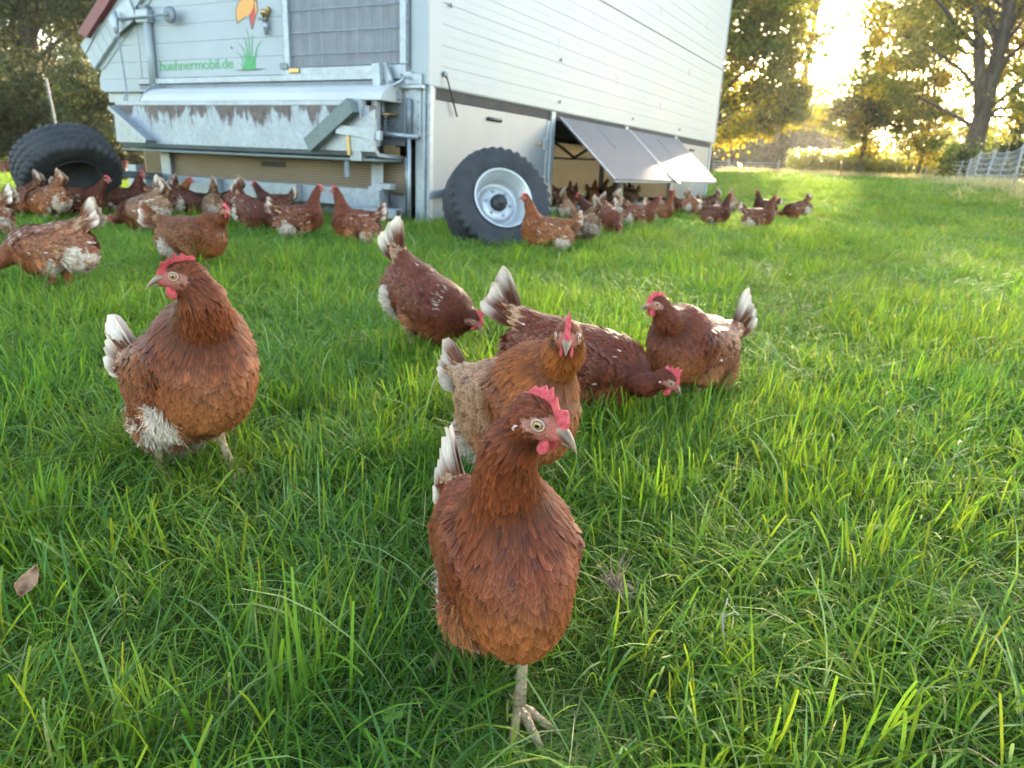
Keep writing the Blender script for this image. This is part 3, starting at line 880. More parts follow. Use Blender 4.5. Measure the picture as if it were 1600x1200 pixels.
MIXA = {'y': 4, 'm': 5, 'b': 1.5, 'p': 0.6, 'd': 1.5}; MIXB = {'y': 1, 'm': 3, 'b': 5, 'p': 1.2, 'd': 1}; MIXP = {'p': 4, 'm': 2, 's': 1.0, 'b': 1.5}
near = clump_collection('near_tuft', [
    (34, 0.075, (0.06, 0.120), (0.0028, 0.0046), (2, 24), (5, 55), MIXA),
    (34, 0.080, (0.05, 0.105), (0.0026, 0.0044), (2, 30), (5, 60), MIXA),
    (30, 0.080, (0.06, 0.130), (0.0026, 0.0042), (4, 34), (20, 75), MIXB),
    (30, 0.085, (0.08, 0.160), (0.0026, 0.0044), (15, 50), (30, 105), MIXA),
    (28, 0.085, (0.08, 0.170), (0.0022, 0.0040), (20, 60), (30, 110), MIXB),
    (36, 0.090, (0.05, 0.120), (0.0014, 0.0026), (30, 75), (0, 50), MIXP),
    (46, 0.085, (0.03, 0.070), (0.0022, 0.0036), (5, 60), (10, 70), {'m': 4, 'd': 4, 'b': 2, 'y': 1}),
    (46, 0.085, (0.04, 0.085), (0.0012, 0.0022), (5, 55), (10, 70), {'m': 4, 'p': 2, 'b': 2, 'y': 2, 's': 0.25}),
    (9, 0.090, (0.13, 0.24), (0.0030, 0.0050), (8, 45), (50, 125), {'y': 3, 'm': 3, 'b': 2, 'p': 2}),
    (26, 0.110, (0.07, 0.17), (0.0016, 0.0034), (55, 84), (0, 25), {'p': 4, 's': 0.4, 'b': 3, 'm': 3}),
    (16, 0.040, (0.08, 0.15), (0.0036, 0.0058), (2, 18), (3, 35), {'y': 6, 'm': 3}),
])
far = clump_collection('far_tuft', [
    (50, 0.20, (0.06, 0.14), (0.006, 0.011), (5, 45), (10, 80), MIXA, ),
    (50, 0.20, (0.06, 0.15), (0.006, 0.011), (5, 50), (10, 80), MIXB),
    (50, 0.22, (0.05, 0.10), (0.006, 0.012), (10, 60), (10, 70), {'y': 5, 'm': 3, 'p': 1}),
    (50, 0.22, (0.05, 0.11), (0.005, 0.010), (20, 70), (10, 60), MIXP),
])
gg = np.random.default_rng(21)


def sector(r0, r1, dens, spread=47):
    """random points on the ground in the camera's sector (a little wider than the frame)"""
    a0, a1 = R(-spread), R(spread)
    n = int(dens * 0.5 * (a1 - a0) * (r1 * r1 - r0 * r0))
    r_ = np.sqrt(gg.uniform(r0 * r0, r1 * r1, n)); a = gg.uniform(a0, a1, n)
    return np.stack([r_ * np.sin(a), r_ * np.cos(a) - 0.15], 1)


def in_wagon(P, m=0.0):
    d = P - np.array([W_O2[0], W_O2[1]]); lx = d @ np.array([math.sin(W_AZ2), math.cos(W_AZ2)]); ly = d @ np.array([-math.cos(W_AZ2), math.sin(W_AZ2)])
    return (lx > 0.05 - m) & (lx < 10.2) & (ly > 0.05 - m) & (ly < 4.6)


W_O2 = at(665, 357); W_AZ2 = R(28.5076)


def lay(P, n_kinds, wts_fn, smin_, smax_, zs=1.0):
    P = P[~in_wagon(P)]
    q = np.concatenate([P, np.zeros((len(P), 1))], 1)
    nz = vhash_noise(q, 1.7, 5) * 0.6 + vhash_noise(q, 4.5, 6) * 0.4; nl = vhash_noise(q, 1.1, 9)
    w = wts_fn(nz, nl); w = w / w.sum(1, keepdims=True)
    idx = (w.cumsum(1) < gg.random(len(P))[:, None]).sum(1).clip(0, n_kinds - 1)
    rot = np.stack([gg.normal(0, 0.10, len(P)), gg.normal(0, 0.10, len(P)), gg.random(len(P)) * 6.283], 1)
    s = gg.uniform(smin_, smax_, len(P)); hgt = (0.70 + 0.65 * nl) * zs
    scl = np.stack([s, s, s * hgt], 1)
    Z = ground_z(P[:, 0], P[:, 1])
    return np.concatenate([P, Z[:, None]], 1), rot, scl, idx


def w_near(nz, nl):
    up = np.clip((nz - 0.40) * 4, 0.05, 1.3); ln = np.clip((0.60 - nz) * 3.5, 0.05, 1.2); o = np.ones_like(nz)
    return np.stack([1.3 * up, 1.3 * up, 0.7 * o, 0.55 * ln + 0.2, 0.55 * ln + 0.15, 0.55 * ln, 1.6 * o, 0.9 * o, 0.13 * o, 0.12 + 0.35 * ln, 0.38 * up], 1)


def w_far(nz, nl):
    o = np.ones_like(nz); return np.stack([1.3 * o, np.clip((0.6 - nz) * 4, 0.05, 1.5), np.clip((nz - 0.4) * 4, 0.05, 1.5), 0.22 * o], 1)


# trampled hollow round the front hen's foot
FOOT = np.array([0.012, 0.628, 0.0])
def thin(P):
    d = np.linalg.norm(P - FOOT[:2], axis=1); e = np.linalg.norm(P - np.array([FOOT[0] + 0.01, FOOT[1] - 0.09]), axis=1)
    return P[(gg.random(len(P)) < np.clip((np.minimum(d, e) - 0.062) / 0.08, 0.0, 1))]


A_ = lay(thin(sector(0.2, 3.2, 470, 64)), 11, w_near, 0.85, 1.15)
hp = FOOT[:2] + np.array([0.0, -0.04]) + gg.normal(0, 0.085, (70, 2)); H_ = lay(hp, 11, lambda a, b: np.stack([0 * a, 0 * a, 0 * a, 0 * a, 0 * a, a * 0 + 1.2, a * 0 + 1, a * 0 + 1.0, 0 * a, a * 0 + 1.5, 0 * a], 1), 0.75, 1.0)
H_[1][:, :2] *= 0.3; H_[2][:, 2] *= 0.2
A_ = [np.concatenate([a, b]) for a, b in zip(A_, H_)]
B_ = lay(sector(3.2, 8.0, 185, 54), 11, w_near, 1.0, 1.45, 0.9)
scatter('pasture_grass', near, *[np.concatenate([a, b]) for a, b in zip(A_, B_)], 'lush green pasture grass in the foreground and round the hens')
C_ = lay(sector(8.0, 22.0, 42, 50), 4, w_far, 0.8, 1.2, 0.85)
D_ = lay(sector(22.0, 75.0, 5.0, 40), 4, w_far, 1.8, 2.8, 0.55)
scatter('meadow_grass', far, *[np.concatenate([a, b]) for a, b in zip(C_, D_)], 'shorter green grass of the meadow beyond the hens')

# ================================================================ mobile hen house
MAT['white'] = simple_mat('white_panel', (0.275, 0.307, 0.32), (0.325, 0.353, 0.362), 1.6, 0.42, bmp=0.05, spec=0.5, detail=8)
_m = MAT['white']; _N = _m.node_tree.nodes; _L = _m.node_tree.links; _B = _N['Principled BSDF']     # faint grime streaks running down
_src = _B.inputs['Base Color'].links[0].from_socket
_n = noise(_N, _L, 3.0, 6, stretch=(3.0, 3.0, 0.35)); _r = ramp(_N, [(0.55, (0, 0, 0)), (0.85, (1, 1, 1))]); _L.new(_n.outputs['Fac'], _r.inputs[0])
_mm = _N.new('ShaderNodeMath'); _mm.operation = 'MULTIPLY'; _mm.inputs[1].default_value = 0.5; _L.new(_r.outputs[0], _mm.inputs[0])
_L.new(mixc(_N, _L, _mm.outputs[0], _src, (0.30, 0.30, 0.27)), _B.inputs['Base Color'])


def galv_mat(name, c1, c2, rough=0.42, metal=0.55, rust=0.0):
    m, nt, N, L, B = new_mat(name)
    tc = N.new('ShaderNodeTexCoord'); v = N.new('ShaderNodeTexVoronoi'); v.inputs['Scale'].default_value = 26; L.new(tc.outputs['Object'], v.inputs['Vector'])
    n = noise(N, L, 3.0, 6)
    r = ramp(N, [(0.25, c1), (0.75, c2)]); L.new(n.outputs['Fac'], r.inputs[0])
    sp = N.new('ShaderNodeSeparateColor'); L.new(v.outputs['Color'], sp.inputs[0])
    mr = N.new('ShaderNodeMapRange'); mr.inputs[3].default_value = 0.90; mr.inputs[4].default_value = 1.10; L.new(sp.outputs[0], mr.inputs[0])
    col = mixc(N, L, 1.0, r.outputs[0], mr.outputs[0], 'MULTIPLY')
    B.inputs['Metallic'].default_value = metal
    rr = N.new('ShaderNodeMapRange'); rr.inputs[3].default_value = rough - 0.1; rr.inputs[4].default_value = rough + 0.15; L.new(n.outputs['Fac'], rr.inputs[0])
    rough_s = rr.outputs[0]
    if rust:
        n2 = noise(N, L, 2.4, 8, stretch=(1, 2.2, 0.7), rough=0.72); sx = N.new('ShaderNodeSeparateXYZ'); L.new(tc.outputs['Object'], sx.inputs[0])
        h = N.new('ShaderNodeMapRange'); h.inputs[1].default_value = 0.62; h.inputs[2].default_value = 1.02; h.inputs[3].default_value = 0.25; h.inputs[4].default_value = 0.60; L.new(sx.outputs[2], h.inputs[0])
        sub = N.new('ShaderNodeMath'); sub.operation = 'ADD'; L.new(n2.outputs['Fac'], sub.inputs[0]); L.new(h.outputs[0], sub.inputs[1])
        rm = ramp(N, [(0.945, (0, 0, 0)), (1.0, (1, 1, 1))]); scl_ = N.new('ShaderNodeMath'); scl_.operation = 'MULTIPLY'; scl_.inputs[1].default_value = 0.93; L.new(sub.outputs[0], scl_.inputs[0]); L.new(scl_.outputs[0], rm.inputs[0])
        rc = ramp(N, [(0.3, (0.045, 0.020, 0.011)), (0.7, (0.15, 0.095, 0.06))]); n3 = noise(N, L, 14, 5); L.new(n3.outputs['Fac'], rc.inputs[0])
        fm = N.new('ShaderNodeMath'); fm.operation = 'MULTIPLY'; fm.inputs[1].default_value = rust; L.new(rm.outputs[0], fm.inputs[0])
        col = mixc(N, L, fm.outputs[0], col, rc.outputs[0])
        iv = N.new('ShaderNodeMapRange'); iv.inputs[3].default_value = metal; iv.inputs[4].default_value = 0.0; L.new(fm.outputs[0], iv.inputs[0]); L.new(iv.outputs[0], B.inputs['Metallic'])
        iv2 = N.new('ShaderNodeMix'); iv2.data_type = 'FLOAT'; L.new(fm.outputs[0], iv2.inputs[0]); L.new(rr.outputs[0], iv2.inputs[2]); iv2.inputs[3].default_value = 0.9; rough_s = iv2.outputs[0]
    L.new(col, B.inputs['Base Color']); L.new(rough_s, B.inputs['Roughness'])
    n4 = noise(N, L, 60, 3); bump(N, L, B, n4.outputs['Fac'], 0.08, 0.003)
    return m


MAT['galv'] = galv_mat('galvanised', (0.25, 0.275, 0.295), (0.36, 0.39, 0.41))
MAT['galv_dark'] = galv_mat('galvanised_dull', (0.14, 0.16, 0.175), (0.23, 0.25, 0.27), 0.55, 0.4)
MAT['green_steel_and_shade'] = galv_mat('green_grey_steel_and_shade', (0.10, 0.125, 0.115), (0.16, 0.19, 0.175), 0.55, 0.2)  # plain green-grey on edge strips; on the right brace it is painted shade
MAT['trough'] = galv_mat('stained_galvanised', (0.24, 0.27, 0.295), (0.34, 0.375, 0.40), 0.45, 0.45, rust=0.85)
MAT['sheet'] = simple_mat('bare_sheet', (0.165, 0.18, 0.20), (0.235, 0.25, 0.275), 1.3, 0.42, metal=0.35, bmp=0.04, stretch=(1, 1, 0.5))
MAT['flap'] = simple_mat('flap_sheet', (0.075, 0.080, 0.088), (0.115, 0.12, 0.128), 1.7, 0.6, metal=0.0, spec=0.12, bmp=0.05)
MAT['tarp'] = simple_mat('white_tarp', (0.42, 0.42, 0.40), (0.50, 0.50, 0.48), 2.2, 0.5, bmp=0.15, stretch=(2, 0.6, 1))
MAT['red_roof'] = simple_mat('red_roof', (0.13, 0.018, 0.016), (0.19, 0.03, 0.025), 4, 0.45)
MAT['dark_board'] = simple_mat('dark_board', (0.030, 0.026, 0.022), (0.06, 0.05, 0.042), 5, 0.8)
MAT['black'] = simple_mat('black_plastic', (0.012, 0.012, 0.013), (0.022, 0.022, 0.024), 30, 0.5)
MAT['rubber'] = simple_mat('tyre_rubber', (0.016, 0.017, 0.019), (0.040, 0.041, 0.043), 7, 0.68, bmp=0.3, spec=0.35)
MAT['rim'] = simple_mat('silver_rim', (0.38, 0.40, 0.41), (0.50, 0.52, 0.53), 6, 0.32, metal=0.35, bmp=0.08)
MAT['rim_in'] = simple_mat('rim_inside', (0.016, 0.017, 0.018), (0.04, 0.042, 0.042), 6, 0.7, metal=0.1)  # near-black colour stands in for the shade inside the hollow rim
MAT['brass'] = simple_mat('brass', (0.34, 0.23, 0.09), (0.50, 0.36, 0.16), 40, 0.35, metal=0.8)
MAT['pale_lilac'] = simple_mat('ribbed_sheet', (0.20, 0.195, 0.215), (0.27, 0.26, 0.285), 5, 0.5)
MAT['letter_green'] = simple_mat('green_print', (0.022, 0.259, 0.061), (0.029, 0.302, 0.072), 40, 0.45, bmp=0)
MAT['print_orange'] = simple_mat('orange_print', (0.605, 0.259, 0.040), (0.634, 0.302, 0.058), 30, 0.45, bmp=0)
MAT['print_red'] = simple_mat('red_print', (0.446, 0.016, 0.022), (0.490, 0.022, 0.029), 30, 0.45, bmp=0)
MAT['print_dark'] = simple_mat('dark_print', (0.04, 0.05, 0.05), (0.09, 0.10, 0.10), 30, 0.5, bmp=0)
MAT['print_white'] = simple_mat('white_print', (0.562, 0.562, 0.547), (0.590, 0.590, 0.576), 30, 0.45, bmp=0)


def poly_mat(name, col, fac=0.6, clear=0.0):
    m, nt, N, L, B = new_mat(name)
    n = noise(N, L, 2.5, 5); r = ramp(N, [(0.3, tuple(c * 0.8 for c in col)), (0.7, col)]); L.new(n.outputs['Fac'], r.inputs[0])
    L.new(r.outputs[0], B.inputs['Base Color']); B.inputs['Roughness'].default_value = 0.22
    t = N.new('ShaderNodeBsdfTranslucent'); L.new(r.outputs[0], t.inputs[0])
    mx = N.new('ShaderNodeMixShader'); mx.inputs[0].default_value = fac; L.new(B.outputs[0], mx.inputs[1]); L.new(t.outputs[0], mx.inputs[2])
    out = mx.outputs[0]
    if clear:
        tp = N.new('ShaderNodeBsdfTransparent'); tp.inputs[0].default_value = (1.0, 0.86, 0.64, 1); m2 = N.new('ShaderNodeMixShader'); m2.inputs[0].default_value = clear
        L.new(out, m2.inputs[1]); L.new(tp.outputs[0], m2.inputs[2]); out = m2.outputs[0]
    L.new(out, N['Material Output'].inputs[0]); return m


MAT['poly'] = poly_mat('twin_wall_sheet', (0.54, 0.45, 0.335), 0.5, 0.35)
MAT['poly_rib'] = simple_mat('twin_wall_rib', (0.11, 0.08, 0.05), (0.16, 0.12, 0.08), 8, 0.4)
MAT['poly_pale'] = poly_mat('cream_sheet', (0.62, 0.55, 0.42), 0.5)

W_O = at(665, 357)
W_AZ = R(28.5076)
W_RZ = math.pi / 2 - W_AZ
wagon = empty('mobile_hen_house', (W_O[0], W_O[1], 0.0), W_RZ)
tag(wagon, 'white plank-sided mobile hen house on galvanised frame with red roof edge', 'hen house')
WL = 10.1


def wpart(name, mat, parent=None):
    """returns (builder, finish) for a part of the wagon"""
    return MB(), (lambda mb: link(name, mb.mesh(name, MAT[mat]), parent or wagon))


def wbox(name, mat, a, b, parent=None, bev=0.006):
    return link(name, MB().box(a, b, bev).mesh(name, MAT[mat]), parent or wagon)


# ---- long side wall of planks
side_wall = wbox('side_wall', 'white', (0.02, 0.02, 1.25), (WL - 0.02, 0.10, 4.1), bev=0)
PH = 0.1725
prof = [(0.02, 0.0), (-0.0095, 0.0), (-0.012, 0.003), (-0.012, 0.0835), (-0.0108, 0.0855), (-0.012, 0.0875), (-0.012, PH - 0.003), (-0.0095, PH - 0.0005), (0.02, PH - 0.0005)]
pm = MB().prism(prof, 0, 0.205, WL - 0.03).mesh('side_plank', MAT['white'])
for i in range(16):
    z = 1.243 + i * PH + (0.012 if i >= 8 else 0)
    o = link('plank', pm, side_wall); o.location = (0, 0, z)
# corner trims, bottom edge, dark joint strip, far end trim
wbox('corner_trim', 'white', (0.0, -0.020, 1.238), (0.20, 0.02, 4.1), bev=0.004)
wbox('corner_trim', 'white', (-0.018, -0.020, 1.240), (-0.0005, 0.165, 4.1), bev=0.004)
wbox('end_trim', 'galv', (WL - 0.028, -0.024, 1.236), (WL + 0.012, 0.03, 4.1), bev=0.004)
wbox('joint_strip', 'dark_board', (0.2, -0.006, 2.624), (WL - 0.03, 0.02, 2.634), bev=0)
wbox('bottom_edge', 'green_steel_and_shade', (0.02, -0.014, 1.228), (WL - 0.01, 0.08, 1.2415), bev=0.002)
for (bx, bz) in ((0.32, 1.93), (2.65, 1.345), (5.17, 1.345), (7.55, 1.345), (2.62, 1.80)):
    mb = MB(); mb.lathe([(-0.012, 0.001), (-0.030, 0.022), (-0.030, 0.010), (-0.034, 0.009), (-0.034, 0.001)], 12)
    o = link('bolt', mb.mesh('bolt', MAT['galv_dark']), wagon); o.location = (bx, 0, bz)
for (bx, bz) in ((2.55, 1.95), (4.4, 1.78), (6.4, 1.62), (3.5, 2.9), (6.0, 2.95), (7.8, 2.3), (8.6, 3.2)):   # butt joints between lengths of board
    wbox('board_joint', 'white', (bx, -0.0145, bz - 0.06), (bx + 0.035, -0.010, bz + 0.06), bev=0.001)
# ---- floor, far walls, roof
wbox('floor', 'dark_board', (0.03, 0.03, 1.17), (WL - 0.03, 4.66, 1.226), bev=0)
wbox('far_side_wall', 'white', (0.02, 4.60, 1.25), (WL - 0.02, 4.69, 1.46), bev=0)
wbox('end_wall', 'white', (WL - 0.1, 0.12, 1.25), (WL - 0.02, 4.58, 2.6), bev=0)
sl = Vector((0, -0.99, 0.68)).normalized(); nn_ = Vector((0, 0.68, 0.99)).normalized()
e0 = Vector((0, 4.69, 1.455))


def roof_pt(a, b): v = e0 + sl * a + nn_ * b; return (v.y, v.z)


roof = link('roof', MB().prism([roof_pt(0, 0), roof_pt(4.75, 0), roof_pt(4.75, 0.26), roof_pt(0, 0.26)], 0, -0.06, WL + 0.05).mesh('roof', MAT['white']), wagon)
link('fascia', MB().prism([roof_pt(-0.012, 0.215), roof_pt(0.45, 0.262), roof_pt(0.45, 0.33), roof_pt(-0.012, 0.33)], 0, -0.075, WL + 0.06).mesh('fascia', MAT['white']), roof)
link('red_capping', MB().prism([roof_pt(0.20, 0.264), roof_pt(4.9, 0.264), roof_pt(4.9, 0.40), roof_pt(0.10, 0.40)], 0, -0.13, WL + 0.10).mesh('red_capping', MAT['red_roof']), roof)
for i in range(1, 12):       # seams of the roof edge boards
    link('edge_board', MB().prism([roof_pt(i * 0.13 - 0.127, 0.006), roof_pt(i * 0.13 - 0.003, 0.006), roof_pt(i * 0.13 - 0.003, 0.20), roof_pt(i * 0.13 - 0.127, 0.20)], 0, -0.072, -0.055).mesh('edge_board', MAT['white']), roof)
link('top_plate', MB().prism([(0.0, 4.1), (0.9, 4.1), (0.9, 4.34), (0.0, 4.2)], 0, -0.05, WL + 0.04).mesh('top_plate', MAT['red_roof']), wagon)
link('roof_bracket', MB().prism([roof_pt(0.62, -0.02), roof_pt(1.02, -0.10), roof_pt(1.05, 0.12), roof_pt(0.62, 0.20)], 0, -0.095, -0.075).mesh('roof_bracket', MAT['galv']), wagon)
# ---- front wall
wall_poly = [(0.10, 1.25), (4.66, 1.25), (4.66, 1.47), (0.85, 4.09), (0.10, 4.09)]
front_wall = link('front_wall', MB().prism(wall_poly, 0, 0.022, 0.10).mesh('front_wall', MAT['white']), wagon)


def ymax(z): return 4.69 - max(0, z - 1.455) * (0.99 / 0.68)


def fplank(y0, y1a, y1b, z0, z1, th=0.012):
    V = []
    zz = [z0, z0 + 0.003, z1 - 0.003, z1]; xx = [-th + 0.003, -th, -th, -th + 0.003]
    for (yy) in (0, 1):
        for k in range(4):
            t = (zz[k] - z0) / (z1 - z0); V.append((xx[k], y0 if yy == 0 else y1a + (y1b - y1a) * t, zz[k]))
    for yy in (0, 1):
        for k in (3, 0):
            t = (zz[k] - z0) / (z1 - z0); V.append((0.02, y0 if yy == 0 else y1a + (y1b - y1a) * t, zz[k]))
    Fs = [(0, 1, 5, 4), (1, 2, 6, 5), (2, 3, 7, 6), (3, 8, 10, 7), (9, 0, 4, 11), (8, 9, 11, 10), (0, 9, 8, 3, 2, 1), (4, 5, 6, 7, 10, 11)]
    link('plank', MB().add(V, Fs).mesh('front_plank', MAT['white']), front_wall)


for i in range(16):
    z0, z1 = 1.353 + i * PH, 1.353 + (i + 1) * PH - 0.0006
    ya, yb = ymax(z0), ymax(z1)
    if min(ya, yb) < 1.9: break
    if min(ya, yb) > 3.95:
        fplank(1.70, 3.925, 3.925, z0, z1); fplank(3.94, ya, yb, z0, z1, 0.016)
    else: fplank(1.70, min(3.925, ya), min(3.925, yb), z0, z1)
fplank(3.94, 4.69, 4.69, 1.235, 1.3524, 0.016)
link('edge_trim', MB().prism([(ymax(1.46), 1.46), (ymax(2.9), 2.9), (ymax(2.9) - 0.10, 2.9), (ymax(1.46) - 0.10, 1.46)], 0, -0.026, -0.0175).mesh('edge_trim', MAT['white']), front_wall)
wbox('seam_strip', 'white', (-0.019, 3.90, 1.355), (-0.0125, 3.965, 1.90), front_wall, bev=0.002)
# ---- wire door
door = wbox('wire_door', 'pale_lilac', (-0.004, 0.24, 1.42), (0.018, 1.60, 3.3), bev=0)
ribs = MB()
for k in range(44):
    y = 0.26 + k * 0.0305; ribs.box((-0.009, y, 1.425), (-0.0045, y + 0.012, 3.29))
tag(ribs.build('sheet_rib', MAT['pale_lilac'], door), kind='stuff')
wires = MB()
for k in range(54): wires.tube([(-0.034, 0.255 + k * 0.0250, 1.41), (-0.034, 0.255 + k * 0.0250, 3.3)], 0.0030, 4, False)
tag(wires.build('wire', MAT['galv'], door), kind='stuff')
for k in range(7):
    link('cross_wire', MB().tube([(-0.0395, 0.24, 1.52 + k * 0.19), (-0.0395, 1.60, 1.52 + k * 0.19)], 0.0048, 5).mesh('cross_wire', MAT['galv']), door)
for a, b in (((-0.060, 0.185, 1.335), (-0.012, 1.655, 1.405)), ((-0.058, 1.585, 1.406), (-0.012, 1.655, 3.3)), ((-0.058, 0.185, 1.406), (-0.012, 0.255, 3.3))):
    wbox('door_frame', 'galv', a, b, door)
wbox('hinge', 'galv_dark', (-0.075, 1.60, 1.39), (-0.061, 1.70, 1.45), door); wbox('latch', 'brass', (-0.082, 1.45, 1.355), (-0.0605, 1.58, 1.40), door)
wbox('hinge', 'galv', (-0.05, 1.665, 1.34), (-0.018, 1.72, 1.50), door)


def chain(name, pts, r, wire, mat, parent):
    """alternating links along a polyline"""
    mb = MB(); pts = [Vector(p) for p in pts]
    for a, b in zip(pts[:-1], pts[1:]):
        n = max(1, int((b - a).length / (r * 2.6))); d = (b - a).normalized()
        s0 = d.cross(Vector((1, 0, 0))); s0 = s0.normalized() if s0.length > .1 else Vector((0, 1, 0)); s1 = d.cross(s0)
        for k in range(n):
            c = a + (b - a) * (k + 0.5) / n; s = s0 if k % 2 else s1
            ring = [c + d * (r * 1.9 * math.cos(t * math.pi / 4)) + s * (r * math.sin(t * math.pi / 4)) for t in range(9)]
            mb.tube(ring, wire, 5, False)
    return link(name, mb.mesh(name, MAT[mat]), parent)


chain('chain', [(-0.05, 0.165, 3.0), (-0.045, 0.17, 1.35)], 0.013, 0.0045, 'galv', wagon)
chain('chain', [(-0.14, 4.08, 1.99), (-0.22, 3.90, 1.16)], 0.014, 0.0045, 'galv', wagon)
link('chain_knot', MB().tube([(-0.14, 4.09, 2.02), (-0.15, 4.07, 1.93), (-0.155, 4.07, 1.86), (-0.16, 4.06, 1.79)], [0.022, 0.03, 0.034, 0.014], 8).mesh('chain_knot', MAT['galv']), wagon)
# shackle under the chain
link('shackle', MB().tube([(-0.24, 3.91, 1.17), (-0.245, 3.93, 1.12), (-0.245, 3.93, 1.04), (-0.245, 3.89, 1.04), (-0.245, 3.88, 1.12), (-0.24, 3.90, 1.17)], 0.011, 6).mesh('shackle', MAT['galv']), wagon)
# ---- fittings on the front wall: pipe, bracket with arm and disc, valve
link('white_pipe', MB().tube([(-0.055, 3.665, 1.92), (-0.055, 3.66, 1.24)], 0.042, 12).mesh('white_pipe', MAT['white']), wagon)
br = wbox('bracket', 'galv', (-0.10, 3.60, 1.90), (-0.02, 3.80, 2.03))
wbox('cap', 'galv_dark', (-0.09, 3.63, 2.031), (-0.03, 3.74, 2.075), br)
link('arm', MB().tube([(-0.125, 4.10, 1.945), (-0.125, 3.24, 1.945)], 0.012, 8).mesh('arm', MAT['galv_dark']), br)
mb = MB(); mb.lathe([(-0.10, 0.001), (-0.10, 0.075), (-0.085, 0.082), (-0.06, 0.082), (-0.06, 0.001)], 20, 0); mb.lathe([(-0.125, 0.001), (-0.125, 0.02), (-0.10, 0.024)], 10, 0)
o = link('disc', mb.mesh('disc', MAT['galv_dark']), br); o.location = (-0.03, 3.215, 1.945)
for dx in (-0.03, 0.03):
    pass
vl = link('valve', MB().tube([(-0.05, 1.89, 1.93), (-0.05, 1.89, 1.885), (-0.05, 1.89, 1.88), (-0.05, 1.89, 1.82)], [0.042, 0.042, 0.026, 0.026], 10).mesh('valve', MAT['brass']), wagon)
link('handle', MB().box((-0.085, 1.85, 1.835), (-0.065, 1.95, 1.852), 0.003).mesh('handle', MAT['galv_dark']), vl)
link('nozzle', MB().tube([(-0.05, 1.885, 1.82), (-0.05, 1.88, 1.76), (-0.05, 1.88, 1.755), (-0.05, 1.878, 1.71)], [0.030, 0.030, 0.02, 0.02], 10).mesh('nozzle', MAT['galv']), vl)
link('outlet', MB().tube([(-0.045, 1.87, 1.93), (-0.02, 1.86, 1.93)], 0.03, 10).mesh('outlet', MAT['brass']), vl)


# ---- printed lettering and emblem on the planks (thin film)
def text_mesh(s, size, name):
    cu = bpy.data.curves.new(name, 'FONT'); cu.body = s; cu.size = size; cu.extrude = 0.0006; cu.space_character = 0.96
    ob = bpy.data.objects.new(name, cu); COL.objects.link(ob)
    dg = bpy.context.evaluated_depsgraph_get(); me = bpy.data.meshes.new_from_object(ob.evaluated_get(dg))
    bpy.data.objects.remove(ob); return me


tm = text_mesh('huehnermobil.de', 0.142, 'lettering'); tm.materials.clear(); tm.materials.append(MAT['letter_green'])
xs = [v.co.x for v in tm.vertices]; k = 1.155 / (max(xs) - min(xs)); x0 = min(xs)
for v in tm.vertices:       # text runs towards -Y
    a, b, c = v.co; v.co = (-0.0155 - c, 3.575 - (a - x0) * k, 1.425 + b)
link('lettering', tm, wagon)


def film(name, mat, pts, x, parent):
    """flat shape on the front wall; pts in (y, z)"""
    return link(name, MB().prism(pts, 0, x, x + 0.0012).mesh(name, MAT[mat]), parent)


emb = film('emblem', 'print_dark', [(2.325, 1.83), (2.335, 1.95), (2.30, 2.02), (2.23, 2.06), (2.10, 2.065), (2.02, 2.03), (2.02, 1.93), (2.07, 1.85), (2.105, 1.775), (2.125, 1.775), (2.155, 1.905), (2.20, 1.885)], -0.0145, wagon)
film('beak_print', 'print_orange', [(2.312, 1.845), (2.322, 1.95), (2.29, 2.015), (2.23, 2.05), (2.11, 2.055), (2.06, 2.035), (2.085, 1.95), (2.13, 1.905), (2.21, 1.888)], -0.0162, emb)
film('tongue_print', 'print_red', [(2.135, 1.905), (2.088, 1.955), (2.066, 2.00), (2.062, 1.90), (2.095, 1.815), (2.112, 1.80)], -0.0162, emb)
film('chin_print', 'print_orange', [(2.058, 2.02), (2.035, 2.02), (2.03, 1.94), (2.078, 1.855), (2.100, 1.795), (2.108, 1.797), (2.058, 1.90)], -0.0158, emb)
gp = film('grass_print', 'print_dark', [(2.41, 1.405), (2.20, 1.418), (1.93, 1.412), (2.05, 1.398), (2.28, 1.396)], -0.0142, wagon)
for (yb, yt, zt, bend, w) in ((2.26, 2.42, 1.585, 0.05, 0.016), (2.23, 2.36, 1.66, 0.06, 0.018), (2.20, 2.245, 1.72, 0.02, 0.015), (2.17, 2.215, 1.80, 0.03, 0.013), (2.14, 2.10, 1.73, -0.01, 0.014), (2.11, 1.955, 1.67, -0.03, 0.018), (2.28, 2.375, 1.48, 0.03, 0.013), (2.16, 2.02, 1.55, -0.03, 0.014), (2.22, 2.30, 1.55, 0.03, 0.02), (2.18, 2.19, 1.56, 0.0, 0.022), (2.13, 2.07, 1.53, -0.02, 0.018)):
    P_ = []
    for t in np.linspace(0, 1, 7): P_.append((yb + (yt - yb) * t ** 1.3 + bend * 0 - bend * math.sin(t * math.pi) * 0.5, 1.408 + (zt - 1.408) * math.sin(t * math.pi / 2) ** 0.9, w * (1 - t) + 0.003))
    poly = [(y + w_ / 2, z) for y, z, w_ in P_] + [(y - w_ / 2, z) for y, z, w_ in P_[::-1]]
    film('blade_print', 'letter_green', poly, -0.0158 - 0.0003 * random.random(), gp)
link('plank_stud', MB().box((-0.018, 2.415, 1.61), (-0.012, 2.432, 1.627), 0.002).mesh('plank_stud', MAT['black']), wagon)
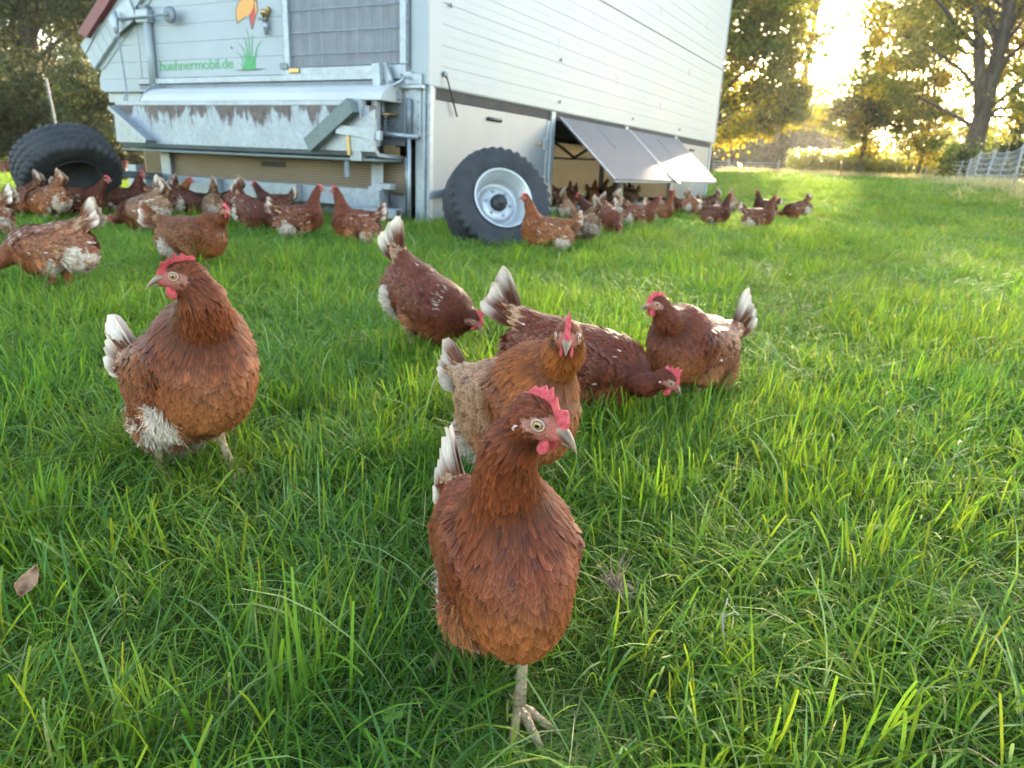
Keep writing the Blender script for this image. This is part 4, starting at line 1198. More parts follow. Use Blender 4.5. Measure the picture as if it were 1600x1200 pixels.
# ---- galvanised rails under the front wall
wbox('front_rail', 'galv', (-0.06, 0.12, 1.285), (0.02, 3.935, 1.345)); wbox('front_rail', 'galv_dark', (-0.035, 0.12, 1.232), (0.02, 3.935, 1.284))
wbox('front_rail', 'galv', (-0.075, 0.12, 1.205), (0.02, 4.55, 1.231)); wbox('left_rail', 'galv', (-0.02, 3.95, 1.10), (0.10, 4.55, 1.225))
# tarpaulin roll over the egg belt
prof = [(-0.03, 1.235), (-0.12, 1.232), (-0.22, 1.205), (-0.30, 1.155), (-0.345, 1.10), (-0.345, 1.085), (-0.03, 1.085)]
link('belt_cover', MB().prism([(a, b) for a, b in prof], 1, 0.24, 3.50).mesh('belt_cover', MAT['tarp']), wagon)
mb = MB(); mb.prism([(-0.03, 1.26), (-0.10, 1.27), (-0.20, 1.25), (-0.33, 1.13), (-0.36, 1.07), (-0.03, 1.07)], 1, 3.505, 3.525)
link('end_plate', mb.mesh('end_plate', MAT['galv']), wagon)
link('ring', MB().tube([(-0.11 + 0.035 * math.cos(t), 3.54, 1.245 + 0.035 * math.sin(t)) for t in np.linspace(0, 2 * math.pi, 13)], 0.009, 6).mesh('ring', MAT['galv']), wagon)
wbox('cover_rail', 'galv', (-0.375, 0.42, 1.035), (-0.31, 3.90, 1.082))
# ---- stained trough
tr = link('trough', MB().prism([(-0.405, 1.034), (-0.405, 0.655), (-0.36, 0.615), (-0.02, 0.600), (-0.02, 0.63), (-0.34, 0.645), (-0.385, 0.68), (-0.385, 1.034)], 1, 0.25, 3.84).mesh('trough', MAT['trough']), wagon)
link('cheek', MB().prism([(3.845, 1.034), (3.845, 0.66), (3.30, 0.66)], 0, -0.43, -0.409).mesh('cheek', MAT['galv']), tr)
link('cheek', MB().prism([(0.24, 1.0), (0.24, 0.655), (0.95, 0.655)], 0, -0.43, -0.409).mesh('cheek', MAT['galv']), tr)
link('cheek', MB().prism([(-0.43, 1.034), (-0.43, 0.66), (-0.02, 0.63), (-0.02, 1.034)], 1, 3.846, 3.86).mesh('cheek', MAT['galv_dark']), tr)
mb = MB(); mb.bar((-0.450, 3.80, 1.005), (-0.450, 3.22, 0.675), 0.040, 0.15, (1, 0, 0)); link('brace', mb.mesh('brace', MAT['galv']), tr)
mb = MB(); mb.bar((-0.475, 0.43, 1.03), (-0.475, 0.95, 0.69), 0.13, 0.085, (1, 0, 0)); link('brace', mb.mesh('brace', MAT['green_steel_and_shade']), tr)  # green-grey carries this brace's shade in colour; its mirror twin stays bluish
wbox('trough_lip', 'green_steel_and_shade', (-0.400, 0.25, 0.575), (-0.02, 3.84, 0.598), tr, bev=0.003)
for k in range(9): wbox('rivet', 'galv_dark', (-0.4085, 0.75 + k * 0.3, 1.000), (-0.404, 0.762 + k * 0.3, 1.012), tr, bev=0)
# ---- translucent twin-wall band with slot, posts
band = link('translucent_band', MB().box((0.0, 0.22, 0.29), (0.012, 3.50, 0.63)).mesh('translucent_band', MAT['poly']), wagon)
for k in range(13):
    z = 0.30 + k * 0.0255
    link('band_rib', MB().box((-0.006, 0.22, z), (-0.0005, 3.50, z + 0.007)).mesh('band_rib', MAT['poly_rib']), band)
wbox('slot', 'black', (-0.010, 1.75, 0.475), (-0.0065, 2.10, 0.525), band, bev=0.004)
wbox('front_post', 'galv', (-0.06, 3.50, 0.0), (0.06, 3.66, 1.2)); wbox('lower_board', 'galv_dark', (-0.02, 0.22, 0.0), (0.0, 3.49, 0.285), bev=0.003)
# ---- towing beam with brackets
beam = wbox('tow_beam', 'galv', (-0.22, 0.33, 0.165), (-0.13, 4.05, 0.335), bev=0.008)
for y in (0.40, 1.42, 2.55, 3.72):
    mb = MB(); mb.box((-0.245, y - 0.09, 0.17), (-0.221, y + 0.09, 0.325), 0.004); mb.box((-0.30, y - 0.10, 0.17), (-0.221, y - 0.082, 0.33), 0.003)
    link('beam_bracket', mb.mesh('beam_bracket', MAT['galv']), beam)
    wbox('bolt_hole', 'black', (-0.2475, y - 0.03, 0.235), (-0.2455, y - 0.005, 0.262), beam, bev=0.002)
wbox('beam_end', 'galv', (-0.30, 0.12, 0.085), (-0.20, 0.72, 0.175), beam); wbox('beam_end_hole', 'black', (-0.302, 0.26, 0.115), (-0.3005, 0.30, 0.15), beam, bev=0.0)
wbox('beam_cap', 'black', (-0.285, 0.1185, 0.095), (-0.215, 0.1195, 0.165), beam, bev=0)
mb = MB(); mb.box((-0.25, 0.22, 0.335), (-0.16, 0.42, 0.39), 0.005); mb.box((-0.262, 0.30, 0.18), (-0.249, 0.46, 0.36), 0.003); link('beam_clamp', mb.mesh('beam_clamp', MAT['galv']), beam)
wbox('beam_clamp', 'galv', (-0.24, 3.86, 0.336), (-0.14, 4.02, 0.42), beam)
# ---- corner assembly: posts, struts, rods, hinge plates
wbox('corner_post', 'galv', (-0.03, 0.0, 0.0), (0.02, 0.10, 1.235)); wbox('corner_post', 'galv', (0.0, -0.04, 0.02), (0.06, -0.001, 1.236))
wbox('corner_post', 'sheet', (0.062, -0.022, 0.03), (0.11, -0.0005, 1.225), bev=0.003)
link('lift_rod', MB().tube([(-0.075, 0.135, 0.0), (-0.075, 0.135, 0.82)], 0.020, 10).mesh('lift_rod', MAT['galv']), wagon)
link('lift_rod', MB().tube([(-0.075, 0.135, 0.82), (-0.075, 0.135, 1.12)], 0.026, 10).mesh('lift_rod', MAT['galv_dark']), wagon)
link('lift_rod', MB().tube([(-0.03, 0.20, 0.28), (-0.03, 0.20, 0.62)], 0.014, 8).mesh('lift_rod', MAT['galv']), wagon)
gp_ = wbox('gusset_plate', 'galv', (-0.052, 0.03, 0.80), (-0.032, 0.20, 1.235)); wbox('gusset_plate', 'galv_dark', (-0.045, 0.205, 0.72), (-0.030, 0.52, 1.20))
for z in (0.86, 0.97, 1.08, 1.18): 
    for y in (0.05, 0.17): wbox('bolt_head', 'galv_dark', (-0.060, y - 0.009, z), (-0.0525, y + 0.009, z + 0.018), gp_, bev=0.002)
wbox('head_plate', 'galv', (-0.09, -0.01, 1.200), (-0.032, 0.26, 1.2345)); wbox('head_block', 'galv', (-0.055, 0.02, 1.236), (-0.019, 0.20, 1.33))
mb = MB(); mb.bar((-0.16, 0.42, 1.40), (-0.16, 0.40, 0.99), 0.05, 0.085, (0, 1, 0)); link('lever', mb.mesh('lever', MAT['galv']), wagon)
mb = MB(); mb.bar((-0.115, 0.385, 1.40), (-0.115, 0.24, 1.10), 0.03, 0.07, (0, 1, 0)); link('lever', mb.mesh('lever', MAT['galv']), wagon)
link('lever_pin', MB().tube([(-0.20, 0.40, 0.985), (-0.04, 0.28, 0.985)], 0.014, 8).mesh('lever_pin', MAT['brass']), wagon)
link('curl', MB().tube([(-0.14, 0.30, 1.25), (-0.16, 0.24, 1.22), (-0.15, 0.17, 1.25), (-0.12, 0.16, 1.29), (-0.10, 0.20, 1.31)], 0.016, 8).mesh('curl', MAT['galv']), wagon)
wbox('upright', 'galv', (-0.42, 0.40, 0.57), (-0.34, 0.53, 1.09)); wbox('upright', 'galv', (-0.30, 0.32, 0.70), (-0.24, 0.38, 1.16))
mb = MB(); mb.bar((-0.47, 0.62, 0.835), (-0.38, 0.20, 0.79), 0.05, 0.075); link('cross_bar', mb.mesh('cross_bar', MAT['galv']), wagon)
mb = MB(); mb.bar((-0.436, 0.545, 0.98), (-0.436, 0.52, 0.62), 0.012, 0.035, (0, 1, 0)); link('strap', mb.mesh('strap', MAT['brass']), wagon)
wbox('hanger', 'galv_dark', (-0.36, 0.60, 0.42), (-0.33, 0.655, 0.60)); wbox('hanger', 'galv', (-0.10, 0.42, 0.33), (-0.085, 0.56, 0.62))
link('axle_rod', MB().tube([(-0.20, 0.40, 0.82), (-0.05, 0.05, 0.80)], 0.022, 8).mesh('axle_rod', MAT['galv']), wagon)
link('spring', MB().tube([(-0.17 + 0.02 * math.cos(t * 1.6), 0.33 + 0.02 * math.sin(t * 1.6), 0.82 + 0.0075 * t) for t in range(22)], 0.005, 5).mesh('spring', MAT['galv']), wagon)
# ---- lower long side: sheet panels, posts, flaps
wbox('gap_strip', 'dark_board', (0.11, -0.006, 1.135), (WL - 0.2, 0.02, 1.226), bev=0)  # dark strip painted in for the shaded gap above the sheet panels
p1 = wbox('sheet_panel', 'sheet', (0.115, -0.012, 0.08), (2.36, 0.0, 1.128), bev=0.003)
mb = MB()
for k in range(13):
    a = math.pi * k / 12
    pass
mb.tube([(1.02, -0.014, 1.03), (1.03, -0.022, 1.035), (1.28, -0.022, 1.035), (1.29, -0.014, 1.03)], [0.014, 0.020, 0.020, 0.014], 8); link('handle', mb.mesh('handle', MAT['black']), p1)
wbox('skid', 'dark_board', (0.1, 0.005, 0.0), (2.5, 0.07, 0.078), bev=0)
mb = MB(); mb.tube([(0.24, -0.03, 1.35), (0.25, -0.05, 1.31), (0.43, -0.04, 1.01)], 0.008, 6); link('stay_rod', mb.mesh('stay_rod', MAT['black']), wagon)
wbox('stay_block', 'galv_dark', (0.215, -0.045, 1.335), (0.27, -0.013, 1.375))
for x in (2.49, 4.93, 7.37, 9.83):
    po = wbox('side_post', 'galv', (x - 0.045, -0.034, 0.0 if x > 3 else 0.02), (x + 0.055, 0.03, 1.222))
wbox('door_rail', 'galv', (2.365, -0.020, 0.10), (2.44, 0.0, 1.12)); wbox('bolt_latch', 'brass', (2.12, -0.030, 0.835), (2.26, -0.0125, 0.86))
wbox('bolt_plate', 'galv', (2.27, -0.030, 0.78), (2.36, -0.0125, 0.91))
p3 = wbox('sheet_panel', 'sheet', (7.45, -0.012, 0.10), (9.77, 0.0, 1.128), bev=0.003)
mb = MB(); mb.tube([(8.35, -0.014, 1.03), (8.36, -0.022, 1.035), (8.62, -0.022, 1.035), (8.63, -0.014, 1.03)], [0.014, 0.020, 0.020, 0.014], 8); link('handle', mb.mesh('handle', MAT['black']), p3)
wbox('sill', 'galv_dark', (2.56, -0.01, 0.0), (7.3, 0.02, 0.13), bev=0.003)
for i, (xa, xb) in enumerate(((2.60, 4.965), (4.985, 7.40))):
    a = Vector((0, -0.04, 1.165)); b = Vector((0, -0.80, 0.485)); d = (b - a).normalized(); n_ = Vector((0, d.z, -d.y))
    n_ = Vector((0, -d.z * -1, d.y)); n_ = Vector((0, -abs(d.z), abs(d.y)))
    q = [a, b, b + n_ * 0.014, a + n_ * 0.014]
    fl = link('side_flap', MB().prism([(v.y, v.z) for v in q], 0, xa, xb).mesh('side_flap', MAT['flap']), wagon)
    mb = MB(); mb.bar((xa + 0.01, b.y, b.z - 0.012), (xb - 0.01, b.y, b.z - 0.012), 0.02, 0.022); link('flap_edge', mb.mesh('flap_edge', MAT['galv_dark']), fl)
    for f_ in (0.0, 1.0):
        x = xa + 0.012 + f_ * (xb - xa - 0.024); mb = MB(); mb.bar(tuple(a + n_ * 0.018 + Vector((x, 0, 0))), tuple(b + n_ * 0.018 + Vector((x, 0, 0))), 0.018, 0.007, tuple(n_)); link('flap_edge', mb.mesh('flap_edge', MAT['galv']), fl)
    x = xa + (xb - xa) * 0.44; mb = MB(); mb.bar(tuple(a + d * 0.10 + n_ * 0.018 + Vector((x, 0, 0))), tuple(a + d * 0.46 + n_ * 0.018 + Vector((x + 0.0, 0, 0))), 0.012, 0.006, tuple(n_)); link('flap_rib', mb.mesh('flap_rib', MAT['galv_dark']), fl)
c = Vector((5.05, -0.80, 0.485)) - d * 0.06 + n_ * 0.026; mb = MB()
u_ = (d + Vector((0.9, 0, 0))).normalized(); mb.bar(tuple(c - u_ * 0.11), tuple(c + u_ * 0.11), 0.17, 0.010, tuple(n_)); link('flap_coupling', mb.mesh('flap_coupling', MAT['galv']), wagon)
mb = MB(); mb.tube([(7.30, -0.75, 0.50), (7.46, -0.05, 0.78)], 0.008, 6); link('stay_rod', mb.mesh('stay_rod', MAT['galv_dark']), wagon)
# ---- inside the scratching area: cream translucent far panels, posts and braces
for xa in (0.4, 2.55, 4.95, 7.40):
    wbox('far_panel', 'poly_pale', (xa, 4.60, 0.12), (xa + 2.3, 4.612, 1.12), bev=0)
for x in (2.49, 4.93, 7.37, 9.83):
    wbox('far_post', 'galv_dark', (x - 0.05, 4.52, 0.0), (x + 0.05, 4.598, 1.165))
for x in (3.9, 6.2):
    mb = MB(); mb.bar((x - 0.42, 4.5, 1.15), (x, 4.5, 0.86), 0.045, 0.045); mb.bar((x + 0.42, 4.5, 1.15), (x, 4.5, 0.86), 0.045, 0.045); mb.bar((x - 0.9, 4.5, 0.85), (x + 1.0, 4.5, 0.85), 0.035, 0.035)
    link('truss_brace', mb.mesh('truss_brace', MAT['black']), wagon)
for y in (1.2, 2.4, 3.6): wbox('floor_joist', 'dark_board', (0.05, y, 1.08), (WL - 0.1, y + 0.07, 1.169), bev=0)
for ya in (0.15, 2.40):
    wbox('rear_panel', 'poly_pale', (9.90, ya, 0.10), (9.912, ya + 2.15, 1.14), bev=0)
for y in (0.1, 2.35, 4.55): wbox('rear_post', 'galv_dark', (9.86, y - 0.05, 0.0), (9.94, y + 0.05, 1.165))
for y in (1.2, 3.0):
    mb = MB(); mb.bar((9.8, y - 0.5, 1.15), (9.8, y, 0.84), 0.05, 0.05); mb.bar((9.8, y + 0.5, 1.15), (9.8, y, 0.84), 0.05, 0.05); mb.bar((9.8, y - 1.0, 0.82), (9.8, y + 1.1, 0.82), 0.04, 0.04)
    link('truss_brace', mb.mesh('truss_brace', MAT['black']), wagon)
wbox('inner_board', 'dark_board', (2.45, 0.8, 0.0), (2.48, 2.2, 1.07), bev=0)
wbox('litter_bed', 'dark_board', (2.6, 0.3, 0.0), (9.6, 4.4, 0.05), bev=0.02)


# ---- wheels on swung-out arms
def tyre_mesh(Ro=0.392, Wd=0.29, Ri=0.212):
    nt_, ns_ = 216, 46
    V = np.zeros((nt_, ns_, 3))
    for j in range(ns_):
        s = -1 + 2 * j / (ns_ - 1)               # bead to bead across the tread
        a = abs(s)
        if a < 0.52: y = s / 0.52 * Wd * 0.40; r = Ro - 0.006 * (a / 0.52) ** 2
        elif a < 0.62: t = (a - 0.52) / 0.10; y = math.copysign(Wd * (0.40 + 0.085 * math.sin(t * 1.57)), s); r = Ro - 0.006 - 0.030 * t * t - 0.004 * t
        else: t = (a - 0.62) / 0.38; y = math.copysign(Wd * (0.485 + 0.030 * math.sin(t * math.pi * 0.9) - 0.085 * t), s); r = Ro - 0.040 - (Ro - 0.040 - Ri) * t
        for i in range(nt_):
            th = i / nt_; d = 0.0
            if a < 0.52:
                zig = 0.035 * (abs(((th * 36) % 1) - 0.5) * 4 - 1)
                for g0 in (-0.30, 0.0, 0.30):
                    if abs(s - g0 - zig) < 0.045: d = 0.014
            if 0.42 < a < 0.68 and ((th * 36 + (0.5 if s > 0 else 0)) % 1) < 0.36: d = 0.016 * min(1, (a - 0.42) / 0.05, (0.68 - a) / 0.05)
            if 0.78 < a < 0.80 or 0.90 < a < 0.92: d = -0.003
            an = 2 * math.pi * th
            V[i, j] = ((r - d) * math.cos(an), y, (r - d) * math.sin(an))
    I, J = np.meshgrid(np.arange(nt_), np.arange(ns_ - 1), indexing='ij'); I2 = (I + 1) % nt_
    Q = np.stack([I * ns_ + J, I2 * ns_ + J, I2 * ns_ + J + 1, I * ns_ + J + 1], -1).reshape(-1, 4)
    return np_mesh('tyre', V.reshape(-1, 3), Q, MAT['rubber'], True)


TYRE = tyre_mesh()
mb = MB(); Wd = 0.27     # outer face is -Y
mb.lathe([(-0.125, 0.216), (-0.132, 0.222), (-0.134, 0.214), (-0.126, 0.204), (-0.105, 0.197), (-0.100, 0.188), (-0.060, 0.184), (-0.052, 0.172), (-0.030, 0.168), (0.02, 0.165), (0.028, 0.150), (0.024, 0.135), (0.0, 0.128), (-0.012, 0.118), (-0.012, 0.07), (-0.008, 0.001)], 48)
RIM_OUT = mb.mesh('rim', MAT['rim'])
mb = MB(); mb.lathe([(0.125, 0.216), (0.134, 0.220), (0.130, 0.205), (0.105, 0.198), (0.06, 0.192), (0.040, 0.188), (0.036, 0.001)], 48); RIM_IN = mb.mesh('rim_inside', MAT['rim_in'])
mb = MB(); mb.lathe([(-0.013, 0.062), (-0.055, 0.060), (-0.065, 0.052), (-0.068, 0.034), (-0.090, 0.032), (-0.094, 0.024), (-0.094, 0.001)], 10); HUB = mb.mesh('hub', MAT['black'])
mb = MB(); mb.lathe([(-0.012, 0.012), (-0.030, 0.011), (-0.032, 0.001)], 6); NUT = mb.mesh('wheel_nut', MAT['galv'])


def wheel(center, axis, spin=0.0):
    """axis: world direction of the outer (-Y) face"""
    r = empty('wheel', (0, 0, 0), 0, wagon)
    y = -Vector(axis).normalized(); x = y.cross(Vector((0, 0, 1))).normalized(); z = x.cross(y)
    Mw_ = Matrix(((x.x, y.x, z.x, center[0]), (x.y, y.y, z.y, center[1]), (x.z, y.z, z.z, center[2]), (0, 0, 0, 1))) @ Matrix.Rotation(spin, 4, 'Y')
    wm = Matrix.Translation(wagon.location) @ Matrix.Rotation(W_RZ, 4, 'Z')
    r.matrix_local = wm.inverted() @ Mw_
    for nm, me in (('tyre', TYRE), ('rim', RIM_OUT), ('rim_inside', RIM_IN), ('hub', HUB)): link(nm, me, r)
    for k in range(6):
        o = link('wheel_nut', NUT, r); o.location = (0.095 * math.cos(k * math.pi / 3), 0, 0.095 * math.sin(k * math.pi / 3))
    return r


d_ = pix_ray(777, 319); t_ = 5.36 / d_[1]; cR = _C + d_ * t_
wheel(cR, (0.36, -0.84, 0.40), 0.2)
d_ = pix_ray(106, 266); t_ = 6.05 / d_[1]; cL = _C + d_ * t_
wheel(cL, (-0.60, 0.46, 0.66), 0.5)
for c_, ax, tgt in ((cR, (0.36, -0.84, 0.40), (0.5, 0.15, 0.32)), (cL, (-0.52, 0.68, 0.5), (-0.05, 3.62, 0.30))):
    wm = (Matrix.Translation(wagon.location) @ Matrix.Rotation(W_RZ, 4, 'Z')).inverted()
    p = wm @ (Vector(c_)); e = Vector(tgt)
    mb = MB(); mb.bar(tuple(p), tuple(e), 0.07, 0.07); link('swing_arm', mb.mesh('swing_arm', MAT['galv_dark']), wagon)

# ================================================================ trees, shrubs, crop, fences
MAT['bark'] = simple_mat('bark', (0.050, 0.038, 0.028), (0.12, 0.095, 0.07), 4, 0.9, bmp=0.9, stretch=(3, 3, 0.5), spec=0.2)
MAT['wood_post'] = simple_mat('weathered_post', (0.16, 0.145, 0.125), (0.27, 0.25, 0.22), 6, 0.8, bmp=0.4, stretch=(3, 3, 0.4))
MAT['white_post'] = simple_mat('white_plastic_post', (0.24, 0.235, 0.225), (0.33, 0.32, 0.31), 5, 0.5)
MAT['net'] = simple_mat('white_cord', (0.55, 0.52, 0.47), (0.68, 0.65, 0.60), 20, 0.6, bmp=0)


def leaf_cards(P, size, cols, g, flat=0.35):
    """small folded rhombic leaves at points P"""
    n = len(P)
    d = _nrm(g.normal(0, 1, (n, 3)) * np.array([1, 1, 0.8]) + np.array([0, 0, -0.25])); u = _nrm(np.cross(d, g.normal(0, 1, (n, 3))))
    nn = np.cross(d, u); L_ = size * g.uniform(0.6, 1.35, n); w = L_ * g.uniform(0.5, 0.75, n)
    V = np.zeros((n, 4, 3))
    V[:, 0] = P; V[:, 2] = P + d * L_[:, None]
    mid = P + d * (L_ * 0.45)[:, None]
    V[:, 1] = mid + u * (w / 2)[:, None] + nn * (w * flat * 0.4)[:, None]; V[:, 3] = mid - u * (w / 2)[:, None] + nn * (w * flat * 0.4)[:, None]
    Q = np.arange(n * 4).reshape(n, 4)
    return V.reshape(-1, 3), Q, np.repeat(np.concatenate([cols, np.ones((n, 1))], 1), 4, 0)


def pick_cols(n, pal, g, sd=0.22):
    k = np.array(pal)[g.integers(0, len(pal), n)]
    return np.clip(k * np.clip(g.normal(1, sd, n), 0.45, 1.8)[:, None], 0.004, 0.6)


GREEN_A = [(0.15, 0.19, 0.02), (0.19, 0.20, 0.02), (0.10, 0.145, 0.018)]
GREEN_Y = [(0.32, 0.25, 0.016), (0.25, 0.215, 0.018), (0.15, 0.155, 0.016)]
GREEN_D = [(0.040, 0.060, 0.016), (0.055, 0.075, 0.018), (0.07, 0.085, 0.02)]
OLIVE = [(0.060, 0.078, 0.026), (0.042, 0.058, 0.020), (0.080, 0.092, 0.032), (0.10, 0.098, 0.026)]


def make_tree(name, label, base, height, tr, blobs, n_clumps, per, leaf, pal, seed, lean=(0, 0), limbs=None, clump_r=0.9, group=None, cat='tree', fork=None, lm='leaf'):
    """blobs: ellipsoids (cx, cy, cz, rx, ry, rz) relative to the base that the crown fills; clumps sit mostly near their surface"""
    g = np.random.default_rng(seed)
    root = empty(name, base); tag(root, label, cat, group)
    vol = np.array([b[3] * b[4] * b[5] for b in blobs]); bi = g.choice(len(blobs), n_clumps, p=vol / vol.sum())
    B_ = np.array(blobs)[bi]
    dirs = _nrm(g.normal(0, 1, (n_clumps, 3))); rr = g.random(n_clumps) ** 0.42
    Cc = B_[:, :3] + dirs * rr[:, None] * B_[:, 3:]
    # trunk
    mb = MB(); pts = []; rad_ = []
    for t in np.linspace(0, 1, 9):
        pts.append((lean[0] * t + 0.02 * height * math.sin(3 * t + seed) * t, lean[1] * t, height * t * 0.92 - 0.1)); rad_.append(tr * (1.25 if t == 0 else 1) * (1 - 0.85 * t) + 0.01)
    mb.tube(pts, rad_, 9)
    T_ = np.array(pts)
    if fork:
        for fk in fork: mb.tube(*fk, 8)
    # limbs reach the clumps
    nl = min(limbs or 26, n_clumps)
    for i in g.choice(n_clumps, nl, replace=False):
        c = Cc[i]; t0 = np.clip((c[2] - g.uniform(0.15, 0.35) * np.linalg.norm(c[:2] - T_[-1][:2]) - 0.08 * height) / height, 0.18, 0.92)
        s = np.array([np.interp(t0, np.linspace(0, 1, 9), T_[:, k]) for k in range(3)]); r0 = tr * (1 - 0.85 * t0) * 0.30 + 0.008
        m1 = s + (c - s) * 0.35 + g.normal(0, 0.04, 3) * height * 0.3 + np.array([0, 0, 0.03 * height]); m2 = s + (c - s) * 0.7 + g.normal(0, 0.03, 3) * height * 0.3 + np.array([0, 0, 0.03 * height])
        mb.tube([s, m1, m2, c], [r0, r0 * 0.7, r0 * 0.45, r0 * 0.15 + 0.004], 5, False)
        for _ in range(3):
            e = c + g.normal(0, clump_r * 0.8, 3); mb.tube([m2, (m2 + e) / 2 + g.normal(0, 0.06, 3), e], [r0 * 0.3 + 0.003, r0 * 0.2 + 0.003, 0.004], 4, False)
    link('trunk', mb.mesh(name + '_trunk', MAT['bark']), root)
    # leaves
    pc = pick_cols(n_clumps, pal, g, 0.25)
    k = np.repeat(np.arange(n_clumps), per)
    P = Cc[k] + g.normal(0, 1, (len(k), 3)) * clump_r * np.array([0.55, 0.55, 0.38]) * g.uniform(0.6, 1.3, n_clumps)[k][:, None]
    P = P[P[:, 2] > 0.1]; k = k[:len(P)]
    cols = np.clip(pc[k] * np.clip(g.normal(1, 0.2, len(P)), 0.5, 1.7)[:, None], 0.004, 0.6)
    V, Q, C = leaf_cards(P, leaf, cols, g)
    o = link('crown', np_mesh(name + '_crown', V, Q, MAT[lm], False, C), root); o['kind'] = 'stuff'
    return root


def gb(px, dist):
    p = at_dist(px, dist); return (p[0], p[1], float(ground_z(p[0], p[1])))


# --- right of the wagon
make_tree('oak_tree', 'yellow-green tree just right of the white hen house', gb(1098, 40), 13.5, 0.30,
          [(1.6, 0, 5.0, 3.6, 3.2, 3.2), (0.8, 0, 9.4, 4.2, 3.6, 3.6), (3.2, 0.5, 3.6, 2.4, 2.2, 1.6), (3.6, 0, 7.4, 2.0, 2.0, 2.2)], 210, 200, 0.22, GREEN_Y + GREEN_A, 11, clump_r=0.75)
make_tree('pine_tree', 'tall dark tree behind the yellow-green one by the hen house', gb(1228, 58), 21.0, 0.34,
          [(0.8, 0, 18.2, 4.8, 3.4, 2.7), (-1.8, 0, 13.4, 3.0, 3.0, 2.6)], 150, 190, 0.24, GREEN_D + GREEN_A, 12, clump_r=0.8)  # wide unseen top of the crown added to shade the near ground
make_tree('young_tree', 'light airy tree in the middle of the gap beside the bright sky', gb(1335, 46), 11.0, 0.13,
          [(0.4, 0, 5.0, 2.8, 2.0, 2.6), (-0.4, 0, 3.7, 2.6, 1.8, 1.4), (0.2, 0, 2.0, 1.5, 1.2, 0.9), (1.2, 0, 8.6, 2.3, 1.6, 2.4)], 190, 150, 0.20, GREEN_A + GREEN_Y, 13, clump_r=0.62)
make_tree('young_tree', 'slim leafy tree left of the thick forked trunk', gb(1428, 43), 9.5, 0.12,
          [(0, 0, 4.6, 1.9, 1.6, 3.8), (0.3, 0, 8.6, 2.0, 1.6, 2.4), (-0.2, 0, 3.0, 1.7, 1.4, 1.4), (0, 0, 1.7, 1.2, 1.1, 0.9)], 130, 120, 0.18, GREEN_Y + GREEN_A, 14, clump_r=0.6)
bx = gb(1502, 36)
make_tree('forked_tree', 'large tree with thick dark forked trunk by the right fence', bx, 16.0, 0.46,
          [(-4.4, 0.3, 8.4, 3.6, 2.4, 3.4), (1.2, 2.6, 9.8, 4.2, 2.8, 4.2), (3.6, 2.0, 6.0, 3.2, 2.4, 3.4), (-2.4, 1.5, 11.8, 5.0, 3.0, 2.8), (-2.6, 2.5, 4.6, 2.2, 1.8, 1.4), (2.6, 2.0, 3.0, 2.2, 1.8, 1.6)], 390, 140, 0.18, GREEN_A + GREEN_Y, 15,
          lean=(0.9, 0), limbs=40, clump_r=0.72, fork=[([(0.2, 0, 3.0), (-0.35, 0, 5.0), (-0.75, 0.1, 6.8), (-1.6, 0.2, 9.2), (-2.2, 0.2, 12)], [0.34, 0.26, 0.22, 0.17, 0.06]), ([(-0.6, 0, 6.0), (-1.5, 0, 6.6), (-2.8, 0, 7.8), (-4.0, 0, 8.6)], [0.14, 0.11, 0.08, 0.03])])
make_tree('tall_tree', 'tall leafy tree at the right edge behind the net fence', gb(1660, 33), 14.0, 0.28,
          [(0, 0, 8.0, 3.4, 3.0, 4.6), (-0.6, 0, 3.2, 2.6, 2.4, 2.4)], 130, 130, 0.18, GREEN_A + GREEN_Y, 16, clump_r=0.7)
for i, (px, dist, w, h, pal, lb) in enumerate(((1408, 55, 1.8, 2.3, GREEN_Y, 'bright bush left of the slim tree behind the fence'), (1456, 46, 1.6, 2.2, GREEN_Y + GREEN_A, 'bush between slim tree and forked trunk'),
                                              (1508, 32, 1.5, 1.9, GREEN_A + GREEN_D, 'dark bush at the foot of the forked trunk'), (1575, 29, 2.0, 2.3, GREEN_D, 'dark shady bush behind the net fence at right'), (1330, 52, 2.4, 2.9, GREEN_A + GREEN_Y, 'rounded green bush behind the maize strip'))):
    make_tree('bush', lb, gb(px, dist), h * 0.8, 0.06, [(0, 0, h * 0.5, w, w * 0.8, h * 0.48)], 34, 110, 0.15, pal, 30 + i, limbs=10, clump_r=0.42, cat='bush', group='bushes along the right fence')
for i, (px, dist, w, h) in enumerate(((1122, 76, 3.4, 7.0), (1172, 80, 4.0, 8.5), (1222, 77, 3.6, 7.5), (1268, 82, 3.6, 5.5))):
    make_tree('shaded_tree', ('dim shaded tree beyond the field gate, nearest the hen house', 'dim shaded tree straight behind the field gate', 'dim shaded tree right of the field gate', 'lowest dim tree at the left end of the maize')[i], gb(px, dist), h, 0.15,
              [(0, 0, h * 0.52, w, w * 0.8, h * 0.52)], 70, 150, 0.42, GREEN_D + [(0.07, 0.06, 0.03)], 90 + i, limbs=10, clump_r=0.9, lm='leaf_dark', group='shaded trees beyond the gate')
